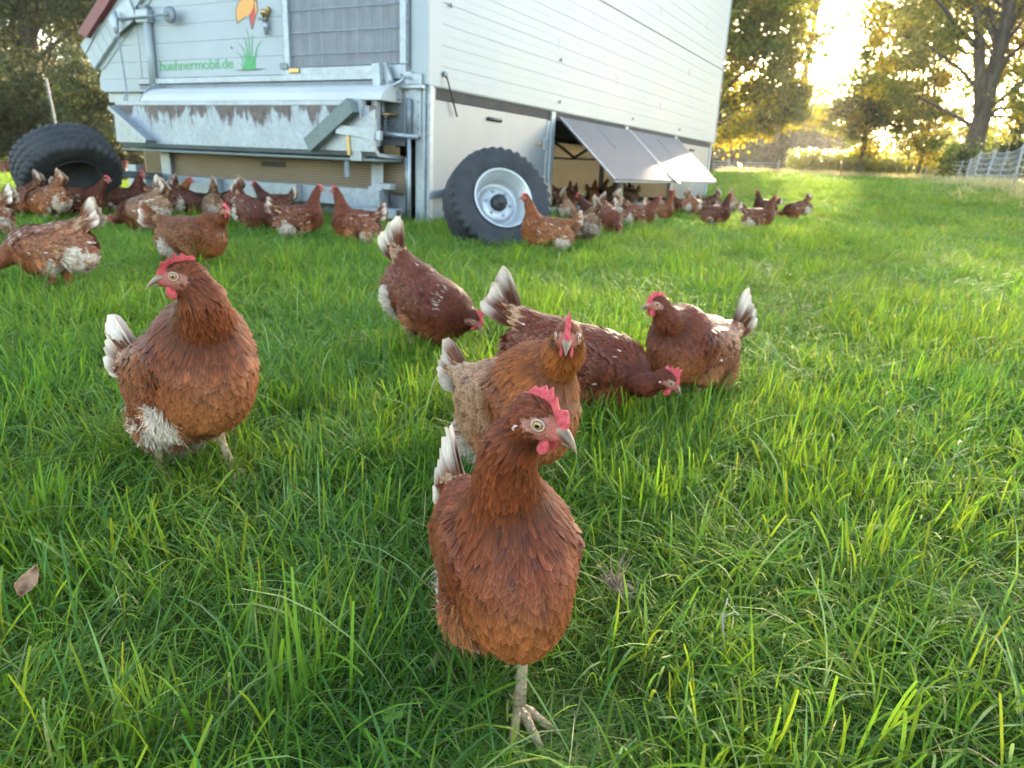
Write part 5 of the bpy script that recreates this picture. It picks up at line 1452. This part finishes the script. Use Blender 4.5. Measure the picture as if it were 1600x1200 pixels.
# far wood closing the view
g_ = np.random.default_rng(77); PV = []; 
for k in range(260):
    a = R(g_.uniform(-46, 46)); d0 = g_.uniform(105, 150); c = np.array([d0 * math.sin(a), d0 * math.cos(a), 0])
    hh = g_.uniform(6, 13) * (1.25 if 14 < math.degrees(a) < 22.5 else (0.85 if 22 < math.degrees(a) < 34 else 1.1)); n = 210
    PV.append(c + _nrm(g_.normal(0, 1, (n, 3))) * (g_.random((n, 1)) ** 0.4) * np.array([4.2, 4.2, hh / 2]) + np.array([0, 0, hh / 2 + 0.5]))
PV = np.concatenate(PV); V, Q, C = leaf_cards(PV, 1.0, pick_cols(len(PV), GREEN_D + [(0.05, 0.05, 0.025)], g_), g_)
tag(link('far_woodland', np_mesh('far_woodland', V, Q, MAT['leaf'], False, C)), 'dark far woodland closing the view behind the meadow', 'woodland', kind='stuff')

# --- left: willow, hedge shrubs
lb = gb(74, 21)
make_tree('willow_tree', 'big dark willow with a thick trunk at the upper left', lb, 13.0, 0.27,
          [(-1.0, 0, 6.5, 4.5, 3.2, 3.8), (2.2, 0.5, 5.2, 2.6, 2.2, 2.6), (-3.4, 0, 4.0, 3.0, 2.6, 2.4)], 430, 210, 0.115, OLIVE, 41, lean=(0.5, 0), limbs=44, clump_r=0.62, lm='leaf_dark')
for i, (px, dist, w, h, pal, lb_) in enumerate(((-20, 18.5, 1.5, 2.5, OLIVE + GREEN_D, 'dark shrub at the left edge of the hedge'), (40, 19.5, 1.4, 2.9, OLIVE, 'olive shrub just left of the leaning stake'), (112, 20.0, 1.2, 2.7, OLIVE + [(0.19, 0.16, 0.03)], 'yellowish shrub behind the left tyre'),
                                               (158, 18.5, 1.1, 2.9, [(0.20, 0.17, 0.03)] + OLIVE, 'yellow autumn shrub against the hen house end'), (215, 21.0, 1.3, 2.0, GREEN_D + OLIVE, 'low dark shrub behind the hen house corner'), (-110, 18.0, 1.7, 2.9, OLIVE, 'shrub beyond the left edge of the picture'), (70, 22.5, 1.6, 3.6, OLIVE, 'tall shrub under the willow'))):
    make_tree('hedge_shrub', lb_, gb(px, dist), h * 0.8, 0.05, [(0, 0, h * 0.5, w, w * 0.8, h * 0.5)], 75, 190, 0.080, pal, 50 + i, limbs=16, clump_r=0.34, cat='shrub', group='hedge shrubs on the left', lm='leaf_dark')
for i in range(2):
    px = 150 + i * 110; make_tree('background_tree', ('rounded tree half hidden behind the left end of the hen house', 'rounded tree hidden behind the wire door end of the hen house')[i], gb(px, 34 + 3 * (i % 3)), 8.5, 0.2, [(0, 0, 5, 3.2, 2.6, 3.6)], 60, 110, 0.22, OLIVE + GREEN_D, 70 + i, limbs=14, clump_r=0.8)

# maize strip: uncountable sunlit crop
g_ = np.random.default_rng(5); V_, Q_, C_l = [], [], []; off = 0
for k in range(620):
    px = g_.uniform(1228, 1425); d0 = g_.uniform(47, 52); b = np.array(gb(px, d0)); hh = g_.uniform(1.5, 2.0)
    for j in range(9):
        z0 = hh * (0.15 + 0.75 * j / 9); a = g_.random() * 6.28; dr = np.array([math.cos(a), math.sin(a), 0]); sd = np.array([-math.sin(a), math.cos(a), 0]) * 0.06
        p0 = b + np.array([0, 0, z0]); p1 = p0 + dr * 0.28 + np.array([0, 0, 0.26]); p2 = p0 + dr * 0.62 + np.array([0, 0, 0.12])
        V_ += [p0 - sd * .6, p0 + sd * .6, p1 + sd, p1 - sd, p2 + sd * .2, p2 - sd * .2]; Q_ += [(off, off + 1, off + 2, off + 3), (off + 3, off + 2, off + 4, off + 5)]
        c = np.array((0.36, 0.38, 0.02)) * g_.uniform(0.7, 1.3); C_l += [(*c, 1)] * 6; off += 6
tag(link('maize_crop', np_mesh('maize_crop', np.array(V_), np.array(Q_), MAT['leaf'], True, np.array(C_l))), 'strip of bright yellow-green maize beyond the meadow', 'maize', kind='stuff')

# dry grass along the field edge and under the net fence
dry = clump_collection('dry_tuft', [
    (26, 0.14, (0.22, 0.55), (0.004, 0.008), (2, 28), (5, 60), {'s': 6, 'p': 2}), (26, 0.14, (0.18, 0.45), (0.004, 0.008), (2, 30), (5, 70), {'s': 4, 'p': 2, 'm': 1}), (30, 0.16, (0.12, 0.3), (0.005, 0.009), (5, 40), (5, 70), {'s': 3, 'm': 2, 'p': 2})])
Pd = []
FP = [(1745, 12.0), (1655, 14.2), (1580, 16.5), (1553, 18.6), (1534, 21), (1515, 23.5), (1502, 26), (1489, 29), (1475, 32.5), (1456, 37), (1437, 42)]
FPW = [np.array(gb(px, d0)) for px, d0 in FP]
for a, b in zip(FPW[:-1], FPW[1:]):
    n = int(np.linalg.norm(b - a) * 60); t = gg.random((n, 1)); Pd.append((a + (b - a) * t)[:, :2] + gg.normal(0, 0.6, (n, 2)) + np.array([-0.1, 0.0]))
for k in range(1500):
    p = gb(gg.uniform(1128, 1445), gg.uniform(42, 46.5)); Pd.append(np.array([p[:2]]))
Pd = np.concatenate(Pd); far_ = np.linalg.norm(Pd, axis=1) > 44
s = np.where(far_, gg.uniform(1.6, 2.6, len(Pd)), gg.uniform(0.7, 1.25, len(Pd)))
scatter('dry_grass', dry, np.concatenate([Pd, ground_z(Pd[:, 0], Pd[:, 1])[:, None]], 1), np.stack([0 * s, 0 * s, gg.random(len(s)) * 6.28], 1), np.stack([s, s, s * np.where(far_, 0.5, 0.62)], 1), gg.integers(0, 3, len(s)), 'straw-coloured dry grass along the fence and field edge')

# --- net fence on the right
fence = empty('net_fence', tuple(FPW[2])); tag(fence, 'white netting fence with leaning pale posts at the right', 'fence')
o0 = Vector(FPW[2]); tops = []
for k, b in enumerate(FPW):
    b = Vector(b) - o0; ln = Vector((0.10 + 0.05 * math.sin(k * 2.1), 0.03 * math.cos(k * 3), 1.0)).normalized(); hgt = 1.02 + 0.10 * math.sin(k * 1.7)
    thick = 0.026 if k % 3 else 0.034
    mb = MB(); mb.tube([b - ln * 0.1, b + ln * hgt * 0.5, b + ln * hgt], [thick, thick * 0.95, thick * 0.8], 8); link('post', mb.mesh('fence_post', MAT['white_post'] if k % 3 else MAT['wood_post']), fence)
    tops.append((b, ln, hgt))
for j in range(7):
    mb = MB(); pts = []
    for (b, l, h_), (b2, l2, h2) in zip(tops[:-1], tops[1:]):
        for t in (0, 0.33, 0.67): f_ = 0.08 + 0.145 * j; p = (b + l * h_ * f_) * (1 - t) + (b2 + l2 * h2 * f_) * t; p.z -= 0.05 * math.sin(t * math.pi); pts.append(p)
    pts.append(tops[-1][0] + tops[-1][1] * tops[-1][2] * f_)
    mb.tube(pts, 0.0055, 4); link('strand', mb.mesh('fence_strand', MAT['net']), fence)
mb = MB()
for (b, l, h_), (b2, l2, h2) in zip(tops[:6], tops[1:7]):
    n = int((b2 - b).length / 0.22)
    for k in range(1, n):
        t = k / n; p = b * (1 - t) + b2 * t; q = (b + l * h_ * 0.95) * (1 - t) + (b2 + l2 * h2 * 0.95) * t; q.z -= 0.05 * math.sin(t * math.pi); mb.tube([p, q], 0.003, 3, False)
tag(mb.build('net_stay', MAT['net'], fence), kind='stuff')
# --- field gate far off
gx = [np.array(gb(px, 62)) for px in (1105, 1133, 1210)]
gate = empty('field_gate', tuple(gx[1])); tag(gate, 'pale metal field gate far off beside the hen house', 'gate'); o1 = Vector(gx[1])
for p in gx:
    mb = MB(); q = Vector(p) - o1; mb.tube([q - Vector((0, 0, .1)), q + Vector((0, 0, 1.3))], 0.09, 8); link('post', mb.mesh('gate_post', MAT['wood_post']), gate)
for j in range(5):
    mb = MB(); q0, q1 = Vector(gx[0]) - o1, Vector(gx[2]) - o1; z = Vector((0, 0, 0.25 + 0.2 * j)); mb.tube([q0 + z, q1 + z], 0.028, 6); link('rail', mb.mesh('gate_rail', MAT['galv']), gate)
# --- leaning stake on the left
sp = Vector(gb(108, 15.5)); mb = MB(); mb.tube([(0, 0, -0.1), (-0.09, 0, 1.0), (-0.19, 0.05, 1.9)], [0.026, 0.024, 0.022], 8)
st = mb.build('fence_stake', MAT['wood_post']); st.location = sp; tag(st, 'pale leaning stake in front of the left hedge', 'stake')

# ================================================================ the flock
HG = 'brown hens ranging round the mobile hen house'


def along(px, py, ydist):
    d = pix_ray(px, py); return _C + d * (ydist / d[1])


def hero(origin, heading, head_world, hyaw_world, label, seed, pal=None, scale=1.0, h=0.005, dens=1.0, **kw):
    """head_world: point the head centre should reach; hyaw_world: compass angle the beak points to (0 = +X, counter-clockwise)"""
    c, s = math.cos(R(heading)), math.sin(R(heading)); d = (np.asarray(head_world) - np.array([origin[0], origin[1], 0])) / scale
    hl = (d[0] * c + d[1] * s, -d[0] * s + d[1] * c, d[2])
    yaw = (hyaw_world - heading + 180) % 360 - 180
    parts = build_hen(Pose(head=hl, hyaw=yaw, **kw), seed, h=h, dens=dens, pal=pal)
    return place_hen(parts, (origin[0], origin[1], 0), heading, label, HG, scale)


# 1 the hen walking up to the camera
hero((-0.002, 0.690), -72, along(843, 655, 0.575), -36, 'largest hen in front, striding towards the camera with head turned right', 1,
     dict(fleck=0.0, lace=0.05, neckwhite=0.0, fluffwhite=0.9, tailwhite=0.9, base=(0.160, 0.033, 0.0085), light=(0.34, 0.105, 0.028)), h=0.004, dens=1.2, scale=0.96,
     pitch=31, hpitch=-17, tail=48, bz=-0.026, feet=((0.055, 0.010, 0.0), (-0.075, -0.045, 0.0)), ntan=(0.25, 0, 1), nlen=0.05, n2=0.06, comb=0.85, fat=0.74, neck_r=0.83)
# 2 right behind it, facing the lens
hero((0.012, 1.15), -59, along(887, 526, 1.03), -96, 'orange-necked hen staring into the lens behind the front hen', 2,
     dict(fleck=0.0, lace=0.75, rump=0.35, pale=0.32, neck=(0.22, 0.058, 0.011), neckwhite=0.0, fluffwhite=1.0, base=(0.20, 0.060, 0.020), tailwhite=1.0), h=0.0045, dens=1.1,
     pitch=28, hpitch=-12, tail=38, comb=0.9, nlen=0.05, fat=0.88, bz=-0.01)
# 3 pecking hen left of centre
hero((-0.265, 2.11), -38, along(743, 499, 2.03), -40, 'pecking hen with raised tail and white-streaked neck, left of centre', 3,
     dict(fleck=0.006, neckwhite=0.4, fluffwhite=0.95, tailwhite=1.0, lace=0.15, base=(0.112, 0.022, 0.0075)), dens=0.9, bz=-0.015,
     pitch=-15, hpitch=-48, ntan=(1, 0, 0.15), nlen=0.05, n2=0.03, tail=56, comb=1.15, fat=0.95)
# 4 hen reaching to the right behind the orange-necked one
hero((0.155, 1.60), -8, along(1042, 594, 1.50), -14, 'dark hen stretching its neck low to the right, pink comb near the ground', 4,
     dict(fleck=0.006, neckwhite=0.06, fluffwhite=0.8, tailwhite=1.0, lace=0.15, base=(0.105, 0.020, 0.007)), dens=0.95, bz=-0.045,
     pitch=-3, hpitch=-34, ntan=(1, 0, 0.0), nlen=0.07, n2=0.06, tail=50, comb=1.1, fat=0.86, neck_r=0.84)
# 5 hen at the right facing left
hero((0.440, 1.72), 222, along(1027, 476, 1.62), 196, 'upright hen at the right facing left with a white-tipped tail', 5,
     dict(fleck=0.006, neckwhite=0.0, fluffwhite=0.7, tailwhite=1.0, lace=0.25, base=(0.112, 0.023, 0.0075)), scale=0.97, dens=0.95, bz=-0.02,
     pitch=22, hpitch=-6, tail=74, comb=0.95, nlen=0.05)
# 6 big hen at the left
hero((-0.560, 1.185), -40, along(284, 432, 1.06), -156, 'large hen at the left standing alert with head turned left', 6,
     dict(fleck=0.006, neckwhite=0.0, fluffwhite=0.95, tailwhite=1.0, lace=0.10, base=(0.150, 0.034, 0.0095), light=(0.33, 0.115, 0.034)), h=0.0045, dens=1.1, scale=1.13,
     pitch=33, hpitch=-8, tail=50, comb=1.0, flop=0.45, fat=0.88, bz=-0.015, feet=((0.02, 0.045, 0), (-0.055, -0.04, 0.0)), nlen=0.05)
# 7 lighter hen in the middle distance at the left
o7 = at(312, 428)
hero(o7[:2], -6, along(352, 330, o7[1] - 0.04), -40, 'orange hen standing tall behind the left one, tail to the left', 7,
     dict(fleck=0.006, neckwhite=0.08, fluffwhite=0.7, lace=0.3, base=(0.19, 0.053, 0.013), dark=(0.15, 0.045, 0.015), neck=(0.19, 0.05, 0.012)), dens=0.7, h=0.006, scale=1.06, pitch=10, hpitch=-8, tail=34, comb=1.1, bz=-0.02)
# 8 hen at the left edge with its head down
o8 = at(88, 464)
hero(o8[:2], 176, (o8[0] - 0.22, o8[1] - 0.05, 0.14), 190, 'hen with head down at the left edge, white tail pointing right', 8,
     dict(fleck=0.04, neckwhite=0.5, fluffwhite=1.0, lace=0.35, rump=0.25, tailwhite=1.0, base=(0.22, 0.07, 0.03)), dens=0.7, h=0.006, pitch=-4, hpitch=-45, ntan=(1, 0, 0.1), n2=0.03, tail=40)
o9 = at(-22, 392)
hero(o9[:2], 172, (o9[0] - 0.2, o9[1], 0.18), 180, 'hen half out of view at the left edge, only its pale tail showing', 9,
     dict(fleck=0.15, lace=0.7, rump=0.5, tailwhite=1.0), dens=0.6, h=0.007, pitch=-2, hpitch=-40, ntan=(1, 0, 0.3), n2=0.03, tail=32)

# background hens: a few builds in different poses and plumage, copied
PALS = {'A': dict(base=(0.125, 0.027, 0.009), fleck=0.03, neckwhite=0.03, fluffwhite=0.8, lace=0.35), 'B': dict(fleck=0.08, neckwhite=0.12, fluffwhite=1.0, lace=0.5, rump=0.3, pale=0.4, tailwhite=1.0, base=(0.155, 0.042, 0.015)),
        'C': dict(base=(0.078, 0.017, 0.007), dark=(0.055, 0.014, 0.008), light=(0.22, 0.08, 0.035), fleck=0.006, neckwhite=0.0, fluffwhite=0.5, lace=0.15), 'D': dict(base=(0.20, 0.056, 0.013), dark=(0.16, 0.05, 0.016), neck=(0.20, 0.055, 0.013), fleck=0.05, fluffwhite=0.8, lace=0.4)}
POSES = {'up': dict(bz=-0.015, pitch=12, head=(0.125, 0, 0.385), hpitch=-5, tail=42), 'walk': dict(bz=-0.015, pitch=6, head=(0.175, 0, 0.345), hpitch=-10, tail=46, nlen=0.06, ntan=(0.6, 0, 0.9)),
         'peck': dict(bz=-0.015, pitch=-14, head=(0.225, 0, 0.115), hpitch=-52, ntan=(1, 0, 0.1), nlen=0.05, n2=0.03, tail=56)}
_cache = {}


def bg(kind, pal):
    if (kind, pal) not in _cache:
        _cache[kind, pal] = build_hen(Pose(**POSES[kind]), 40 + len(_cache), h=0.0075, dens=0.42, pal=PALS[pal], hero=False)
    return _cache[kind, pal]


FLOCK = [
    (42, 348, 175, 'peck', 'A', 'brown hen bending down at the left rim of the left tyre'),
    (268, 344, 20, 'walk', 'D', 'orange-brown hen close under the left half of the towing beam'),
    (365, 350, 140, 'peck', 'A', 'brown hen feeding beneath the middle of the towing beam'),
    (925, 362, 150, 'walk', 'C', 'dark hen between the first flap and the fluffy-bottomed hen'),
    (975, 352, 40, 'peck', 'B', 'pale-backed hen in the shade of the flap joint'),
    (1085, 345, 20, 'peck', 'D', 'orange-brown hen feeding by the last sheet panel'),
    (78, 352, 168, 'peck', 'D', 'hen with cream tail bending down in front of the left tyre'),
    (138, 349, 8, 'walk', 'A', 'brown hen in front of the left tyre, facing right'),
    (206, 343, 2, 'up', 'C', 'dark hen with raised head left of the towing beam'),
    (226, 372, 172, 'peck', 'B', 'hen feeding with white-edged tail raised right, below the towing beam'),
    (303, 350, 55, 'peck', 'C', 'dark hen seen from behind at the middle of the towing beam'),
    (337, 362, 115, 'peck', 'B', 'pale laced hen turned away beside the tall orange hen'),
    (400, 372, -22, 'peck', 'C', 'dark hen pecking right of the tall orange hen'),
    (428, 352, 165, 'walk', 'C', 'dark hen half hidden close under the towing beam'),
    (476, 380, 38, 'up', 'A', 'hen walking away towards the beam, white tail at its left'),
    (551, 390, 163, 'up', 'A', 'hen facing left below the beam end, pale tail to the right'),
    (12, 276, 10, 'up', 'A', 'tiny far hen by the left hedge'),
    (188, 290, 20, 'up', 'B', 'pale far hen showing only its head left of the beam'),
    (222, 288, 5, 'up', 'D', 'orange far hen behind the left end of the beam'),
    (845, 402, 174, 'up', 'D', 'orange hen in front of the large tyre, facing left'),
    (908, 390, 118, 'peck', 'B', 'fluffy-bottomed hen turned away right of the large tyre'),
    (884, 356, 70, 'peck', 'B', 'pale-tailed hen feeding just behind the large tyre'),
    (950, 372, -70, 'peck', 'A', 'hen with head down in the grass below the first flap'),
    (1000, 362, 12, 'walk', 'A', 'brown hen facing right below the flap joint'),
    (1033, 352, 20, 'up', 'D', 'orange hen close behind the one below the flap joint'),
    (1062, 342, 155, 'walk', 'A', 'hen facing left at the foot of the last sheet panel'),
    (1120, 358, 14, 'up', 'C', 'dark upright hen just right of the hen house end'),
    (1103, 336, 165, 'peck', 'C', 'dark hen pecking beside the far post of the hen house'),
    (1142, 338, 60, 'peck', 'B', 'pale laced hen behind the dark upright one'),
    (1190, 340, 168, 'up', 'C', 'dark-necked hen facing left behind the right-hand group'),
    (1186, 364, 4, 'up', 'A', 'red-brown hen facing right in the right-hand group'),
    (1240, 348, 172, 'peck', 'A', 'rightmost hen of all, feeding with tail raised'),
]
for px, py, hd, kind, pal, lb in FLOCK:
    p = at(px, py); z = float(ground_z(p[0], p[1])); 
    place_hen(bg(kind, pal), (p[0], p[1], z), hd, lb, HG, 0.97 + 0.06 * random.random())
INSIDE = [(2.95, 0.9, 60, 'walk', 'A', 'brown hen in the shade just inside the first post'), (4.25, 0.15, 10, 'up', 'D', 'orange hen at the edge of the first flap'), (5.2, 0.9, 190, 'walk', 'A', 'brown hen behind the middle post under the flaps'), (5.9, 0.2, 60, 'walk', 'B', 'pale-tailed hen at the edge of the second flap'), (3.05, 0.55, 20, 'up', 'C', 'dark hen under the hen house nearest the large tyre'), (3.55, 1.25, 150, 'walk', 'C', 'dark hen against the cream panel under the hen house'), (4.05, 0.60, 80, 'walk', 'A', 'hen under the first flap beside the middle post'),
          (4.45, 1.7, 200, 'up', 'C', 'dark hen deep under the first flap'), (3.35, 0.25, -50, 'peck', 'A', 'hen stepping out of the scratching area by the tyre'), (5.5, 0.45, 100, 'peck', 'C', 'dark hen with tail up under the second flap'),
          (6.2, 0.85, -80, 'up', 'D', 'orange hen looking out from under the second flap'), (6.75, 0.5, 30, 'walk', 'C', 'dark hen at the far post under the second flap'), (3.9, 2.3, 10, 'up', 'A', 'hen farthest back under the first flap')]
for lx, ly, hd, kind, pal, lb in INSIDE:
    p = W_O[:2] + lx * np.array([math.sin(W_AZ), math.cos(W_AZ)]) + ly * np.array([-math.cos(W_AZ), math.sin(W_AZ)])
    place_hen(bg(kind, pal), (p[0], p[1], 0.05), hd + math.degrees(W_RZ), lb, HG, 1.0)

# ================================================================ small things in the grass
MAT['dry_leaf'] = simple_mat('dry_leaf', (0.20, 0.095, 0.045), (0.44, 0.25, 0.13), 110, 0.7, bmp=0.4)
MAT['twig'] = simple_mat('bleached_twig', (0.34, 0.27, 0.21), (0.5, 0.42, 0.35), 60, 0.75, bmp=0.4)
MAT['root'] = simple_mat('dry_root', (0.20, 0.13, 0.08), (0.42, 0.31, 0.20), 70, 0.85, bmp=0.4)
# curled fallen leaf at the left
n1, n2 = 17, 11; V = np.zeros((n1, n2, 3)); g_ = np.random.default_rng(8)
for i in range(n1):
    t = i / (n1 - 1); hw = 0.0150 * math.sin(math.pi * min(1, 0.03 + t * 0.97)) ** 0.85 * (1 - 0.35 * t)
    jl, jr = 1 + g_.normal(0, 0.09), 1 + g_.normal(0, 0.09)
    for j in range(n2):
        s = -1 + 2 * j / (n2 - 1); e = jl if s < 0 else jr
        V[i, j] = (s * hw * e + 0.006 * t * t, -0.0075 * abs(s) ** 1.2 * (1 - 0.5 * t) + 0.003 * math.sin(7 * t + 3 * s) + (0.0012 if abs(s) < 0.1 else 0), t * 0.046)
I, J = np.meshgrid(np.arange(n1 - 1), np.arange(n2 - 1), indexing='ij'); Q = np.stack([I * n2 + J, (I + 1) * n2 + J, (I + 1) * n2 + J + 1, I * n2 + J + 1], -1).reshape(-1, 4)
lf = link('fallen_leaf', np_mesh('fallen_leaf', V.reshape(-1, 3), Q, MAT['dry_leaf']))
lf.location = at(33, 932, 0.072); lf.rotation_euler = (R(-35), R(16), R(12)); lf.scale = (0.82,) * 3; tag(lf, 'pinkish-brown curled dry leaf in the grass at the left edge', 'leaf')
md = lf.modifiers.new('thick', 'SOLIDIFY'); md.thickness = 0.0006
# bleached twig at the right
b = at(1122, 1030, 0.03); e = at(1137, 935, 0.10)
mb = MB(); pts = [Vector(b), Vector(b) * 0.7 + Vector(e) * 0.3 + Vector((0.004, 0, 0)), Vector(b) * 0.35 + Vector(e) * 0.65 + Vector((-0.003, 0, 0.002)), Vector(e)]
mb.tube([p - Vector(b) for p in pts], [0.0008, 0.0013, 0.0015, 0.0008], 6)
mb.tube([pts[2] - Vector(b), pts[2] - Vector(b) + Vector((0.014, 0, 0.010)), pts[2] - Vector(b) + Vector((0.024, 0, 0.004))], [0.0008, 0.0006, 0.0004], 5)
tw = mb.build('twig', MAT['twig']); tw.location = b; tag(tw, 'thin bleached twig standing in the grass right of the front hen', 'twig')
# pulled-up grass root
b = at(962, 918, 0.062); mb = MB(); g_ = np.random.default_rng(3)
for k in range(46):
    d = _nrm(np.array([g_.normal(0.3, 0.8), g_.normal(0, 0.8), abs(g_.normal(0.1, 0.35))])); l = g_.uniform(0.012, 0.035) if k > 14 else g_.uniform(0.03, 0.07)
    if k <= 14: d = _nrm(np.array([-0.25 + g_.normal(0, 0.3), g_.normal(0, 0.4), 1.0]))
    p0 = np.array([g_.normal(0, 0.004), g_.normal(0, 0.004), 0.0]); mb.tube([p0, p0 + d * l * 0.5 + g_.normal(0, 0.003, 3), p0 + d * l + g_.normal(0, 0.005, 3) - np.array([0, 0, l * 0.2])], [0.0014, 0.0009, 0.0003], 4, False)
rt = mb.build('grass_root', MAT['root']); rt.location = (b[0], b[1], b[2]); tag(rt, 'pulled-up straw-coloured tuft of grass root right of the front hen', 'root')
# small broad leaves of clover-like weeds
MAT['stem'] = simple_mat('clover_stem', (0.10, 0.17, 0.03), (0.14, 0.22, 0.04), 60, 0.6, bmp=0)
for i, (px, py, yd) in enumerate(((612, 1118, 0.70),)):
    p = at(px, py, 0.06); mb = MB(); Vv, Qq, Cc = [], [], []
    for k in range(3):
        a = k * 2.1 + i; c = np.array([math.cos(a), math.sin(a), 0.15]) * 0.006; o = len(Vv); Vv.append(c * 0.2)
        for j in range(9): t = 2 * math.pi * j / 9; Vv.append(c + np.array([math.cos(t), math.sin(t), 0.1 * math.sin(2 * t)]) * 0.0058)
        for j in range(9): Qq.append((o, o + 1 + j, o + 1 + (j + 1) % 9))
    me = np_mesh('weed_leaf', np.array(Vv), np.array(Qq), MAT['leaf'], True, np.tile([0.17, 0.30, 0.04, 1], (len(Vv), 1)))
    r_ = empty('clover', (p[0], p[1], 0)); link('leaf', me, r_).location = (0, 0, p[2]); mb.tube([(0, 0, 0), (0.003, 0, p[2] * 0.5), (0, 0, p[2])], 0.0008, 4); link('stem', mb.mesh('clover_stem', MAT['stem']), r_)
    tag(r_, ('round-leaved clover at the lower left of the front hen', 'round-leaved clover below the stretching dark hen', 'round-leaved clover near the lower right corner')[i], 'clover')

# ================================================================ thin evening haze
hz = MB().box((-190, -12, -1.5), (190, 190, 27)).mesh('haze')
hm = bpy.data.materials.new('haze_air'); hm.use_nodes = True; _nt = hm.node_tree; _nt.nodes.remove(_nt.nodes['Principled BSDF'])
pv = _nt.nodes.new('ShaderNodeVolumePrincipled'); pv.inputs['Color'].default_value = (1.0, 0.95, 0.86, 1); pv.inputs['Density'].default_value = 0.0006; pv.inputs['Anisotropy'].default_value = 0.55
_nt.links.new(pv.outputs[0], _nt.nodes['Material Output'].inputs['Volume']); hz.materials.append(hm)
tag(link('haze', hz), 'thin warm evening haze in the air', 'haze', kind='stuff')
